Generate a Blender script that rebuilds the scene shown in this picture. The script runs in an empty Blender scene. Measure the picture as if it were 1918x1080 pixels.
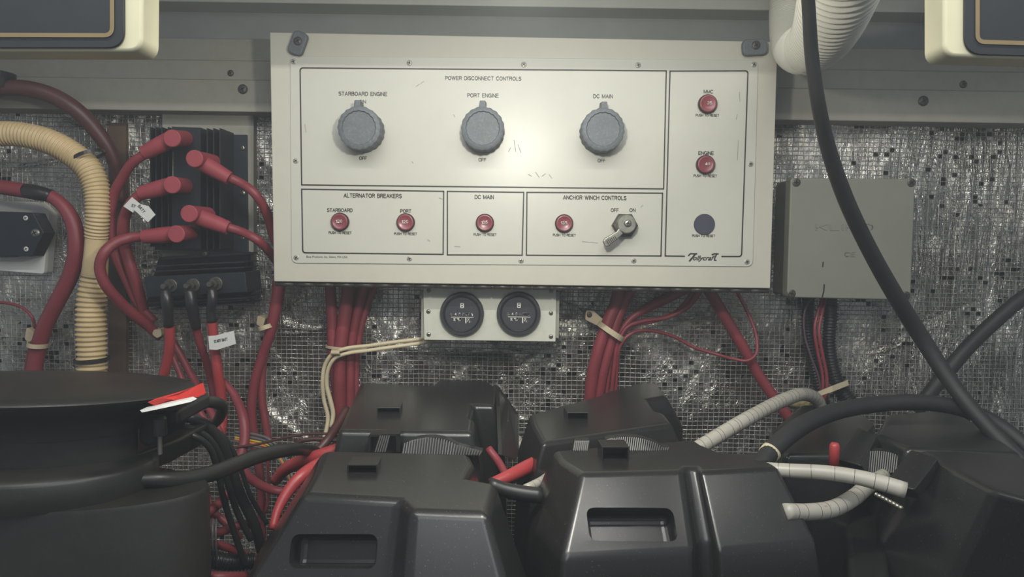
import bpy, bmesh, math, random
import numpy as np
from mathutils import Vector, Matrix, Euler
random.seed(7); rng = np.random.RandomState(11)
C = bpy.context.scene.collection
SC = bpy.context.scene

# ------------------------------------------------------------------ camera, world, light
F = 1350.0
CAM = Vector((0.0, -1.0, 0.46))
PITCH = math.radians(-3.9); ROLL = math.radians(0.85)
R = (Matrix.Rotation(math.radians(90) + PITCH, 3, 'X') @ Matrix.Rotation(ROLL, 3, 'Z'))
cd = bpy.data.cameras.new('camera'); cam = bpy.data.objects.new('camera', cd); C.objects.link(cam)
cam.matrix_world = Matrix.Translation(CAM) @ R.to_4x4()
cd.sensor_width = 36; cd.lens = 36 * F / 1918; cd.clip_start = 0.01
SC.camera = cam

w = bpy.data.worlds.new('world'); SC.world = w; w.use_nodes = True
w.node_tree.nodes['Background'].inputs[0].default_value = (0.80, 0.88, 1.0, 1)
w.node_tree.nodes['Background'].inputs[1].default_value = 0.24

def area(name, loc, target, size, power, col, sizey=None, spread=None):
    l = bpy.data.lights.new(name, 'AREA'); l.energy = power; l.color = col
    l.shape = 'RECTANGLE' if sizey else 'DISK'; l.size = size
    if sizey: l.size_y = sizey
    if spread: l.spread = spread
    o = bpy.data.objects.new(name, l); C.objects.link(o); o.location = loc
    o.rotation_euler = (Vector(target) - Vector(loc)).to_track_quat('-Z', 'Y').to_euler()
    return o
# the inspection lamp hanging under the deck beams just above the view
area('work_lamp', (0.004, -0.58, 0.625), (0.0, 0.0, 0.40), 0.035, 1.1, (1.0, 0.97, 0.86))
# unseen fill light added above and behind the viewer
area('hatch_fill', (0.0, -1.25, 1.05), (0.0, -0.2, 0.35), 0.8, 4.0, (0.93, 0.97, 1.0), 0.5)
# long tube light under the deck, above and in front of the battery boxes
area('tube_light', (0.0, -0.72, 0.97), (0.0, -0.70, 0.0), 1.2, 4.5, (1.0, 0.98, 0.93), 0.014)
SC.view_settings.view_transform = 'Standard'; SC.view_settings.look = 'None'
SC.view_settings.exposure = 0.35; SC.view_settings.gamma = 1.0
SC.view_settings.use_curve_mapping = False

# ------------------------------------------------------------------ projection helpers
def ray(px, py):
    return (R @ Vector(((px - 959) / F, -(py - 540) / F, -1.0))).normalized()
def P(px, py, Y):
    d = ray(px, py); return CAM + d * ((Y - CAM.y) / d.y)
def PZ(px, py, z):
    d = ray(px, py); return CAM + d * ((z - CAM.z) / d.z)
def PP(px, py, n, p0):
    d = ray(px, py); return CAM + d * ((p0 - CAM).dot(n) / d.dot(n))
def S(Y): return (Y - CAM.y) / F       # metres per pixel at depth Y

# ------------------------------------------------------------------ materials
def srgb(r, g, b):
    f = lambda c: (c / 255) / 12.92 if c / 255 <= 0.04045 else ((c / 255 + 0.055) / 1.055) ** 2.4
    return (f(r), f(g), f(b), 1)
class NT:
    def __init__(s, name):
        s.m = bpy.data.materials.new(name); s.m.use_nodes = True; s.t = s.m.node_tree
        s.b = s.t.nodes['Principled BSDF']; s.tc = s.t.nodes.new('ShaderNodeTexCoord')
    def n(s, typ, **kw):
        x = s.t.nodes.new('ShaderNode' + typ)
        for k, v in kw.items():
            if k.startswith('i_'): x.inputs[k[2:].replace('_', ' ')].default_value = v
            else: setattr(x, k, v)
        return x
    def l(s, a, b): s.t.links.new(a, b)
    def noise(s, scale, detail=4, rough=0.6, coord=None, dist=0.0):
        x = s.n('TexNoise'); x.inputs['Scale'].default_value = scale; x.inputs['Detail'].default_value = detail
        x.inputs['Roughness'].default_value = rough; x.inputs['Distortion'].default_value = dist
        s.l(coord or s.tc.outputs['Object'], x.inputs['Vector']); return x
    def math(s, op, a, b=None, c=None):
        x = s.n('Math', operation=op)
        for i, v in enumerate((a, b, c)):
            if v is None: continue
            if isinstance(v, (int, float)): x.inputs[i].default_value = v
            else: s.l(v, x.inputs[i])
        return x.outputs[0]
    def ramp(s, fac, p0, c0, p1, c1):
        x = s.n('ValToRGB'); s.l(fac, x.inputs[0]); e = x.color_ramp.elements
        e[0].position = p0; e[0].color = c0; e[1].position = p1; e[1].color = c1; return x.outputs[0]
    def mix(s, fac, a, b):
        x = s.n('Mix', data_type='RGBA')
        for sock, v in ((x.inputs[0], fac), (x.inputs[6], a), (x.inputs[7], b)):
            if isinstance(v, (int, float, tuple)): sock.default_value = v
            else: s.l(v, sock)
        return x.outputs[2]
    def bump(s, h, strength, dist=0.001, normal=None):
        x = s.n('Bump'); x.inputs['Strength'].default_value = strength; x.inputs['Distance'].default_value = dist
        s.l(h, x.inputs['Height'])
        if normal: s.l(normal, x.inputs['Normal'])
        return x.outputs[0]

def plain(name, col, rough=0.5, metal=0.0, spec=0.5, vary=0.12, vscale=30, bump=0.0, bscale=400, dust=0.0, dustcol=(170, 165, 150), bdist=0.0005, speck=0.0):
    k = NT(name); c = srgb(*col)
    n = k.noise(vscale, 5)
    d = tuple(max(0, x * (1 - vary * 2)) for x in c[:3]) + (1,)
    u = tuple(min(1, x * (1 + vary)) for x in c[:3]) + (1,)
    colr = k.ramp(n.outputs[0], 0.3, d, 0.7, u)
    if dust > 0:
        n2 = k.noise(vscale * 6, 6, 0.7)
        f = k.math('MULTIPLY', k.ramp(n2.outputs[0], 0.5, (0, 0, 0, 1), 0.78, (1, 1, 1, 1)), dust)
        colr = k.mix(f, colr, srgb(*dustcol))
    if speck > 0:
        n3 = k.noise(900, 1, 0.5)
        f = k.math('MULTIPLY', k.ramp(n3.outputs[0], 0.72, (0, 0, 0, 1), 0.76, (1, 1, 1, 1)), speck)
        colr = k.mix(f, colr, srgb(200, 195, 185))
    k.l(colr, k.b.inputs['Base Color'])
    k.b.inputs['Roughness'].default_value = rough; k.b.inputs['Metallic'].default_value = metal
    k.b.inputs['Specular IOR Level'].default_value = spec
    if bump > 0:
        nb = k.noise(bscale, 3); k.l(k.bump(nb.outputs[0], bump, bdist), k.b.inputs['Normal'])
    return k.m

M = {}
M['panel'] = plain('cream_painted_board', (186, 183, 168), 0.42, vary=0.03, vscale=9, bump=0.12, bscale=220, dust=0.10, dustcol=(150, 145, 128))
M['plate'] = plain('cream_enamel_faceplate', (187, 186, 174), 0.34, vary=0.025, vscale=7, bump=0.10, bscale=260, dust=0.12, dustcol=(160, 155, 138), bdist=0.0003)
M['ink'] = plain('black_ink', (38, 38, 34), 0.5, vary=0.05)
M['inkgrey'] = plain('grey_ink', (88, 88, 84), 0.5, vary=0.05)
M['white_ink'] = plain('white_ink', (225, 222, 212), 0.5, vary=0.02)
M['redbutton'] = plain('red_button_plastic', (126, 62, 68), 0.30, vary=0.06, dust=0.15, dustcol=(170, 120, 120))
M['blackring'] = plain('dark_ring', (50, 42, 44), 0.4)
M['knob'] = plain('veiled_rubber_knob', (92, 97, 101), 0.55, vary=0.06, vscale=60, dust=0.35, dustcol=(150, 153, 152), bump=0.3, bscale=300)  # black rubber greyed by lens glare, the veil put into its colour
M['navy'] = plain('dark_blue_plug', (58, 60, 72), 0.6, vary=0.05)
M['steel'] = plain('worn_steel', (150, 148, 138), 0.38, metal=0.85, vary=0.15, vscale=200, dust=0.2)
M['platescrew'] = plain('painted_screw', (170, 168, 158), 0.4, metal=0.3, vary=0.1, vscale=200)
M['darksteel'] = plain('dull_dark_steel', (92, 90, 84), 0.5, metal=0.7, vary=0.2, vscale=250, dust=0.3)
M['blackplastic'] = plain('black_moulded_plastic', (36, 36, 35), 0.27, vary=0.08, vscale=14, bump=0.12, bscale=1400, dust=0.06, dustcol=(60, 59, 56), bdist=0.0002, speck=0.12)
M['bezel'] = plain('black_bezel', (50, 50, 54), 0.35, vary=0.05)
M['dial'] = plain('dial_face', (60, 60, 64), 0.3, vary=0.06, vscale=60)
M['rubber'] = plain('black_rubber', (34, 34, 33), 0.40, vary=0.1, vscale=40, dust=0.12, dustcol=(90, 88, 84))
M['rubbermatte'] = plain('matte_black_rubber', (32, 32, 32), 0.60, vary=0.1, vscale=40, dust=0.15, dustcol=(80, 80, 78), bump=0.15)
M['tape'] = plain('black_tape', (36, 34, 35), 0.35, vary=0.15, vscale=120, bump=0.5, bscale=160)
M['housing'] = plain('black_cast_housing', (38, 37, 34), 0.40, vary=0.12, vscale=18, bump=0.35, bscale=700, dust=0.12, dustcol=(85, 80, 72), bdist=0.0003)
M['red'] = plain('red_cable_sheath', (130, 52, 60), 0.50, vary=0.10, vscale=25, dust=0.16, dustcol=(120, 70, 72), bump=0.12, bscale=200, speck=0.3)
M['redbright'] = plain('bright_red_sheath', (160, 58, 60), 0.40, vary=0.08, vscale=25, dust=0.12, dustcol=(150, 70, 70), speck=0.3)
M['darkred'] = plain('dark_red_sheath', (78, 44, 42), 0.45, vary=0.14, vscale=25, dust=0.2, dustcol=(80, 60, 55))
M['boot'] = plain('red_rubber_boot', (150, 62, 70), 0.62, vary=0.06, vscale=40, bump=0.3, bscale=500, dust=0.12, dustcol=(150, 90, 95))
M['cream'] = plain('cream_hose', (205, 182, 138), 0.45, vary=0.08, vscale=30, dust=0.12, dustcol=(150, 130, 95))
M['creamwire'] = plain('cream_wire', (205, 192, 160), 0.45, vary=0.06, vscale=30, dust=0.15, dustcol=(160, 140, 110))
M['tie'] = plain('cream_nylon', (190, 176, 145), 0.45, vary=0.08)
M['whitehose'] = plain('white_vinyl_hose', (212, 210, 196), 0.42, vary=0.03, vscale=20, dust=0.06)
M['board'] = plain('painted_wood', (146, 144, 132), 0.6, vary=0.05, vscale=12, bump=0.25, bscale=90, dust=0.25, dustcol=(105, 102, 92))
M['cornice'] = plain('grey_painted_wood', (138, 141, 138), 0.6, vary=0.05, vscale=12, bump=0.25, bscale=70, dust=0.15, dustcol=(105, 105, 100))
M['beam'] = plain('pale_painted_beam', (176, 178, 170), 0.55, vary=0.04, vscale=12, bump=0.2, bscale=70)
M['brownwood'] = plain('brown_wood', (82, 64, 48), 0.6, vary=0.2, vscale=25, bump=0.3, bscale=90)
M['greybox'] = plain('grey_abs_plastic', (130, 130, 118), 0.50, vary=0.03, vscale=20, bump=0.35, bscale=900, bdist=0.0003)
M['heatsink'] = plain('black_anodised', (34, 40, 46), 0.42, metal=0.3, vary=0.12, vscale=40)
M['tag'] = plain('white_paper_tag', (208, 208, 202), 0.6, vary=0.02)
M['meterplate'] = plain('cream_meter_plate', (196, 197, 182), 0.42, vary=0.03, vscale=20, dust=0.4, dustcol=(165, 163, 145))
M['lampframe'] = plain('cream_frame', (226, 220, 184), 0.42, vary=0.03)
M['darkpanel'] = plain('charcoal_panel', (48, 50, 52), 0.45, vary=0.05, vscale=60)
M['gold'] = plain('gold_stripe', (140, 122, 86), 0.5, vary=0.05)
M['floor'] = plain('dark_bilge', (40, 38, 34), 0.7, vary=0.2)
M['orange'] = plain('orange_wire', (214, 130, 62), 0.45)
M['yellow'] = plain('yellow_wire', (212, 184, 70), 0.45)
M['greywire'] = plain('grey_wire', (96, 98, 98), 0.45)
M['purple'] = plain('purple_wire', (84, 66, 78), 0.45)
M['loom'] = plain('black_loom', (30, 30, 31), 0.28, vary=0.08)
M['gasketred'] = plain('red_gasket', (212, 58, 54), 0.5, vary=0.05)
M['foam'] = plain('tan_foam', (150, 136, 98), 0.8, vary=0.2, vscale=80, bump=0.8, bscale=160, bdist=0.003)
M['mesh'] = plain('ribbed_black_plastic', (80, 80, 78), 0.38, vary=0.05)

def wrapped(name, col, lines, scale):
    k = NT(name); k.l(k.ramp(k.noise(20, 4).outputs[0], 0.3, srgb(*[c * 0.9 for c in col]), 0.7, srgb(*col)), k.b.inputs['Base Color'])
    k.b.inputs['Roughness'].default_value = 0.4
    n = k.noise(60, 5, 0.7); f = k.ramp(n.outputs[0], 0.63, (0, 0, 0, 1), 0.70, (1, 1, 1, 1))
    base = k.b.inputs['Base Color'].links[0].from_socket
    k.l(k.mix(k.math('MULTIPLY', f, 0.5), base, srgb(*lines)), k.b.inputs['Base Color']); return k.m
M['greyhose'] = wrapped('grey_wrapped_hose', (176, 172, 160), (128, 84, 62), 1)

def foil():
    k = NT('silver_scrim_foil'); tc = k.tc.outputs['Object']
    sep = k.n('SeparateXYZ'); 
    dn = k.noise(7, 2, 0.5); 
    add = k.n('VectorMath', operation='MULTIPLY_ADD'); k.l(dn.outputs[1], add.inputs[0]); add.inputs[1].default_value = (0.006, 0, 0.006); k.l(tc, add.inputs[2])
    k.l(add.outputs[0], sep.inputs[0])
    u = k.math('DIVIDE', sep.outputs[0], 0.0074); v = k.math('DIVIDE', sep.outputs[2], 0.0062)
    def edge(a, wd):
        fr = k.math('FRACT', a); dd = k.math('ABSOLUTE', k.math('SUBTRACT', fr, 0.5))   # 0.5 at line
        return k.math('SMOOTH_MIN', 1.0, k.math('MAXIMUM', k.math('DIVIDE', k.math('SUBTRACT', dd, 0.5 - wd), wd), 0.0), 0.05)
    eu, ev = edge(u, 0.085), edge(v, 0.10)
    line = k.math('MAXIMUM', eu, ev)
    comb = k.n('CombineXYZ'); k.l(k.math('FLOOR', u), comb.inputs[0]); k.l(k.math('FLOOR', v), comb.inputs[1])
    wn = k.n('TexWhiteNoise', noise_dimensions='2D'); k.l(comb.outputs[0], wn.inputs['Vector'])
    # every cell of foil between the threads sits at its own slight angle
    geo = k.n('NewGeometry')
    sc_ = k.n('VectorMath', operation='MULTIPLY_ADD'); k.l(wn.outputs['Color'], sc_.inputs[0]); sc_.inputs[1].default_value = (0.07, 0.0, 0.10); sc_.inputs[2].default_value = (-0.035, 0, -0.05)
    n2 = k.noise(11, 6, 0.60); big = k.n('VectorMath', operation='MULTIPLY_ADD'); k.l(n2.outputs[1], big.inputs[0]); big.inputs[1].default_value = (1.3, 0.0, 1.3); big.inputs[2].default_value = (-0.65, 0, -0.65)
    a1 = k.n('VectorMath', operation='ADD'); k.l(geo.outputs['Normal'], a1.inputs[0]); k.l(sc_.outputs[0], a1.inputs[1])
    a2 = k.n('VectorMath', operation='ADD'); k.l(a1.outputs[0], a2.inputs[0]); k.l(big.outputs[0], a2.inputs[1])
    nn = k.n('VectorMath', operation='NORMALIZE'); k.l(a2.outputs[0], nn.inputs[0])
    mp = k.n('Mapping'); k.l(tc, mp.inputs[0]); mp.inputs['Scale'].default_value = (1.0, 1.0, 0.45)
    wr = k.noise(60, 5, 0.65, mp.outputs[0], 1.2)
    b1 = k.bump(wr.outputs[0], 0.8, 0.005, nn.outputs[0])
    mv = k.n('Mapping'); k.l(tc, mv.inputs[0]); mv.inputs['Scale'].default_value = (1.0, 1.0, 0.10)
    vs_ = k.noise(75, 4, 0.6, mv.outputs[0], 0.6); sx_ = k.n('SeparateXYZ'); k.l(tc, sx_.inputs[0])
    mk_ = k.n('MapRange', interpolation_type='SMOOTHSTEP'); k.l(sx_.outputs[0], mk_.inputs[0]); mk_.inputs[1].default_value = 0.42; mk_.inputs[2].default_value = 0.62
    b1 = k.bump(k.math('MULTIPLY', vs_.outputs[0], mk_.outputs[0]), 1.0, 0.03, b1)
    fine = k.noise(380, 3, 0.6); b2 = k.bump(fine.outputs[0], 0.35, 0.001, b1)
    b3 = k.bump(line, 0.8, 0.0007, b2)
    k.l(b3, k.b.inputs['Normal'])
    dirt = k.noise(5, 5, 0.65)
    base = k.ramp(dirt.outputs[0], 0.35, srgb(140, 136, 126), 0.7, srgb(200, 198, 190))
    # cells angled off the light, their dark reflection put into the base colour
    worn = k.math('MULTIPLY', k.math('GREATER_THAN', wn.outputs['Value'], 0.93), k.math('GREATER_THAN', k.noise(9, 2).outputs[0], 0.52))
    worn = k.math('MULTIPLY', worn, k.math('SUBTRACT', 1.0, line))
    base = k.mix(worn, base, srgb(44, 42, 40))  # mask paints the turned-away cells dark
    base = k.mix(k.math('MULTIPLY', line, 0.8), base, srgb(208, 206, 196))
    k.l(base, k.b.inputs['Base Color'])
    k.l(k.math('SUBTRACT', 0.93, k.math('MULTIPLY', line, 0.7)), k.b.inputs['Metallic'])
    k.l(k.math('ADD', k.math('MULTIPLY', line, 0.15), 0.20), k.b.inputs['Roughness'])
    return k.m
M['foil'] = foil()

# ------------------------------------------------------------------ object helpers
WL = {}
def tagit(o, label=None, cat=None, group=None, kind=None):
    if label: o['label'] = label
    if cat: o['category'] = cat
    if group: o['group'] = group
    if kind: o['kind'] = kind
    return o
def obj(name, V, Fs, mat, parent=None, smooth=False, label=None, cat=None, group=None, kind=None, mats=None, mi=None):
    V = np.asarray([tuple(v) for v in V], float)
    if parent is None:
        loc = Vector(((V[:, 0].min() + V[:, 0].max()) / 2, (V[:, 1].min() + V[:, 1].max()) / 2, V[:, 2].min()))
        base = loc
    else:
        base = WL[parent.name]; loc = Vector((0, 0, 0))
    me = bpy.data.meshes.new(name); me.from_pydata((V - np.array(base)).tolist(), [], [tuple(int(i) for i in f) for f in Fs])
    for m_ in (mats or [mat]): me.materials.append(m_)
    if mi: me.polygons.foreach_set('material_index', mi)
    if smooth: me.polygons.foreach_set('use_smooth', [True] * len(me.polygons))
    me.update()
    o = bpy.data.objects.new(name, me); C.objects.link(o); o.location = loc
    if parent: o.parent = parent
    WL[o.name] = Vector(base)
    return tagit(o, label, cat, group, kind)
def thing(name, label, cat, loc, group=None):
    o = bpy.data.objects.new(name, None); C.objects.link(o); o.location = loc; o.empty_display_size = 0.02
    WL[o.name] = Vector(loc); return tagit(o, label, cat, group)
def finish(o, bevel=None, seg=3, angle=30, cutters=None, smooth=True, bevel2=None):
    """apply bevel / boolean and replace the mesh"""
    if smooth: o.data.polygons.foreach_set('use_smooth', [True] * len(o.data.polygons))
    if bevel:
        m = o.modifiers.new('b', 'BEVEL'); m.width = bevel; m.segments = seg; m.limit_method = 'ANGLE'; m.angle_limit = math.radians(angle); m.use_clamp_overlap = True
    for c in cutters or []:
        m = o.modifiers.new('c', 'BOOLEAN'); m.operation = 'DIFFERENCE'; m.object = c; m.solver = 'EXACT'
    if bevel2:
        m = o.modifiers.new('b2', 'BEVEL'); m.width = bevel2; m.segments = 2; m.limit_method = 'ANGLE'; m.angle_limit = math.radians(50)
    if smooth:
        m = o.modifiers.new('wn', 'WEIGHTED_NORMAL'); m.weight = 100; m.keep_sharp = True; m.mode = 'FACE_AREA'
    bpy.context.view_layer.update()
    dg = bpy.context.evaluated_depsgraph_get()
    me = bpy.data.meshes.new_from_object(o.evaluated_get(dg)); me.name = o.name
    o.modifiers.clear(); o.data = me
    for c in cutters or []: bpy.data.objects.remove(c)
    return o
def like(o, name, loc, parent, rz=0):
    """copy of a part at a new place, sharing its mesh; loc is the world origin offset"""
    c = o.copy(); c.name = name; C.objects.link(c); c.parent = parent
    c.location = Vector(loc) - WL[parent.name]; return c

# shape builders return (V, F)
def box(x0, x1, y0, y1, z0, z1):
    V = [(x, y, z) for x in (x0, x1) for y in (y0, y1) for z in (z0, z1)]
    return V, [(0, 1, 3, 2), (4, 6, 7, 5), (0, 4, 5, 1), (2, 3, 7, 6), (0, 2, 6, 4), (1, 5, 7, 3)]
def join(*shapes):
    V, Fs = [], []
    for v, f in shapes:
        n = len(V); V += [tuple(p) for p in v]; Fs += [tuple(i + n for i in q) for q in f]
    return V, Fs
def slab(front, y_back):
    """front: list of world points facing -Y; thickened straight back to y_back"""
    n = len(front); V = [Vector(p) for p in front] + [Vector((p[0], y_back if not callable(y_back) else y_back(p), p[2])) for p in front]
    Fs = [tuple(range(n)), tuple(range(2 * n - 1, n - 1, -1))] + [(i, n + i, n + (i + 1) % n, (i + 1) % n) for i in range(n)]
    return V, Fs
def shift_slab(front, dvec):
    n = len(front); V = [Vector(p) for p in front] + [Vector(p) + Vector(dvec) for p in front]
    return V, [tuple(range(n)), tuple(range(2 * n - 1, n - 1, -1))] + [(i, n + i, n + (i + 1) % n, (i + 1) % n) for i in range(n)]
def roundq(q, r, corners=(0, 1, 2, 3), seg=5):
    """quad of pixel points -> outline with rounded corners (radius in px)"""
    out = []
    n = len(q)
    for i in range(n):
        a, b, c = Vector(q[i - 1]), Vector(q[i]), Vector(q[(i + 1) % n])
        if i not in corners: out.append(tuple(b)); continue
        d1 = (a - b).normalized(); d2 = (c - b).normalized(); p1 = b + d1 * r; p2 = b + d2 * r
        for k in range(seg + 1):
            t = k / seg; out.append(tuple((1 - t) ** 2 * p1 + 2 * t * (1 - t) * b + t * t * p2))
    return out
def catmull(pts, step):
    pts = [np.array(p, float) for p in pts]
    if len(pts) == 2: 
        n = max(2, int(np.linalg.norm(pts[1][:3] - pts[0][:3]) / step)); return np.array([pts[0] + (pts[1] - pts[0]) * t for t in np.linspace(0, 1, n + 1)])
    p = [2 * pts[0] - pts[1]] + pts + [2 * pts[-1] - pts[-2]]; out = []
    for i in range(1, len(p) - 2):
        L = np.linalg.norm(p[i + 1][:3] - p[i][:3]); n = max(2, int(L / step))
        # centripetal-ish via chord-scaled tangents
        l0 = np.linalg.norm(p[i][:3] - p[i - 1][:3]) + 1e-9; l2 = np.linalg.norm(p[i + 2][:3] - p[i + 1][:3]) + 1e-9
        m1 = ((p[i] - p[i - 1]) / l0 + (p[i + 1] - p[i]) / L) * 0.5 * L; m2 = ((p[i + 2] - p[i + 1]) / l2 + (p[i + 1] - p[i]) / L) * 0.5 * L
        for k in range(n):
            t = k / n; t2, t3 = t * t, t ** 3
            out.append((2 * t3 - 3 * t2 + 1) * p[i] + (t3 - 2 * t2 + t) * m1 + (-2 * t3 + 3 * t2) * p[i + 1] + (t3 - t2) * m2)
    out.append(p[-2]); return np.array(out)
def sweep(path, rad, seg=16, cap=True):
    """path Nx3, rad N"""
    V, Fs = [], []; N = len(path); T = np.gradient(path, axis=0); T /= np.linalg.norm(T, axis=1)[:, None] + 1e-12
    up = np.array((0, 0, 1.0)) if abs(T[0][2]) < 0.9 else np.array((0, 1.0, 0)); nrm = np.cross(T[0], up); nrm /= np.linalg.norm(nrm)
    for i in range(N):
        nrm = nrm - T[i] * nrm.dot(T[i]); nrm /= np.linalg.norm(nrm) + 1e-12; b = np.cross(T[i], nrm)
        for k in range(seg):
            a = 2 * math.pi * k / seg; V.append(path[i] + rad[i] * (math.cos(a) * nrm + math.sin(a) * b))
    for i in range(N - 1):
        for k in range(seg):
            k2 = (k + 1) % seg; Fs.append((i * seg + k, i * seg + k2, (i + 1) * seg + k2, (i + 1) * seg + k))
    if cap: Fs.append(tuple(range(seg - 1, -1, -1))); Fs.append(tuple(range((N - 1) * seg, N * seg)))
    return V, Fs
def pathw(pts, wd, step=0.004):
    """pts (px,py,Y); wd px width scalar or list -> world path + radii"""
    wl = wd if isinstance(wd, (list, tuple)) else [wd] * len(pts)
    q = []
    for (x, y, Y), ww in zip(pts, wl): p = P(x, y, Y); q.append((p.x, p.y, p.z, ww / 2 * S(Y)))
    c = catmull(q, step); return c[:, :3], c[:, 3]
def tube(name, pts, wd, mat, parent=None, rib=None, seg=16, step=0.004, **kw):
    """rib=(pitch, depth, sharp)"""
    if rib: step = rib[0] / 6
    path, rad = pathw(pts, wd, step)
    if rib:
        s = np.concatenate([[0], np.cumsum(np.linalg.norm(np.diff(path, axis=0), axis=1))])
        n = int(s[-1] / (rib[0] / 6)); ss = np.linspace(0, s[-1], n)
        path = np.stack([np.interp(ss, s, path[:, i]) for i in range(3)], 1); rad = np.interp(ss, s, rad)
        ph = np.cos(2 * math.pi * ss / rib[0]); rad = rad * (1 - rib[1] * (0.5 - 0.5 * np.sign(ph) * np.abs(ph) ** 0.6))
        if len(rib) > 2:
            for a, b in rib[2]:       # smooth stretches as fractions
                m_ = (ss / s[-1] > a) & (ss / s[-1] < b); rad[m_] = np.interp(ss[m_], ss, np.interp(ss, s, np.interp(s, s, np.ones(len(s))))) * rad.max() * 0.93
        seg = max(seg, 24)
    V, Fs = sweep(path, rad, seg)
    return obj(name, V, Fs, mat, parent, smooth=True, **kw)
def lathe_y(cx, cz, prof, seg=32, sx=1, sz=1, wob=None):
    """prof: list (y, r) from back to front around a Y axis"""
    V, Fs = [], []
    for y, r in prof:
        for k in range(seg):
            a = 2 * math.pi * k / seg; rr = r * (wob(a) if wob else 1); V.append((cx + rr * math.cos(a) * sx, y, cz + rr * math.sin(a) * sz))
    n = len(prof)
    for i in range(n - 1):
        for k in range(seg): k2 = (k + 1) % seg; Fs.append((i * seg + k, (i + 1) * seg + k, (i + 1) * seg + k2, i * seg + k2))
    Fs.append(tuple(range(seg))); Fs.append(tuple(range((n) * seg - 1, (n - 1) * seg - 1, -1)))
    return V, Fs
def lathe_z(cx, cy, prof, seg=64, sy=1.0):
    V, Fs = [], []
    for r, z in prof:
        for k in range(seg): a = 2 * math.pi * k / seg; V.append((cx + r * math.cos(a), cy + r * sy * math.sin(a), z))
    n = len(prof)
    for i in range(n - 1):
        for k in range(seg): k2 = (k + 1) % seg; Fs.append((i * seg + k, i * seg + k2, (i + 1) * seg + k2, (i + 1) * seg + k))
    Fs.append(tuple(range(seg - 1, -1, -1))); Fs.append(tuple(range((n - 1) * seg, n * seg)))
    return V, Fs
def band(name, cx, cy, Y, rx, ry, bw, tilt, mat, parent=None, **kw):
    """flat strap round something: centre px, half width rx px, half depth ry m, strap width bw px, tilt deg of the strap in the picture plane"""
    c = P(cx, cy, Y); s = S(Y); th = math.radians(-tilt); t = 0.0012; V, Fs = [], []; n = 28
    ax = Vector((math.cos(th), 0, math.sin(th))); az = Vector((-math.sin(th), 0, math.cos(th)))
    for (rr, dz) in ((0, -1), (0, 1), (t, 1), (t, -1)):
        for k in range(n):
            a = 2 * math.pi * k / n
            V.append(c + ax * (rx * s + rr) * math.cos(a) + Vector((0, 1, 0)) * (ry + rr) * math.sin(a) + az * dz * bw / 2 * s)
    for j in range(4):
        for k in range(n): k2 = (k + 1) % n; j2 = (j + 1) % 4; Fs.append((j * n + k, j * n + k2, j2 * n + k2, j2 * n + k))
    return obj(name, V, Fs, mat, parent, smooth=False, **kw)
def arc(cx, cy, rx, ry, a0, a1, n=9): return [(cx + rx * math.cos(math.radians(a0 + (a1 - a0) * k / n)), cy + ry * math.sin(math.radians(a0 + (a1 - a0) * k / n))) for k in range(n + 1)]
_O = arc(.37, .5, .37, .5, 90, 450, 22)
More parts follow.
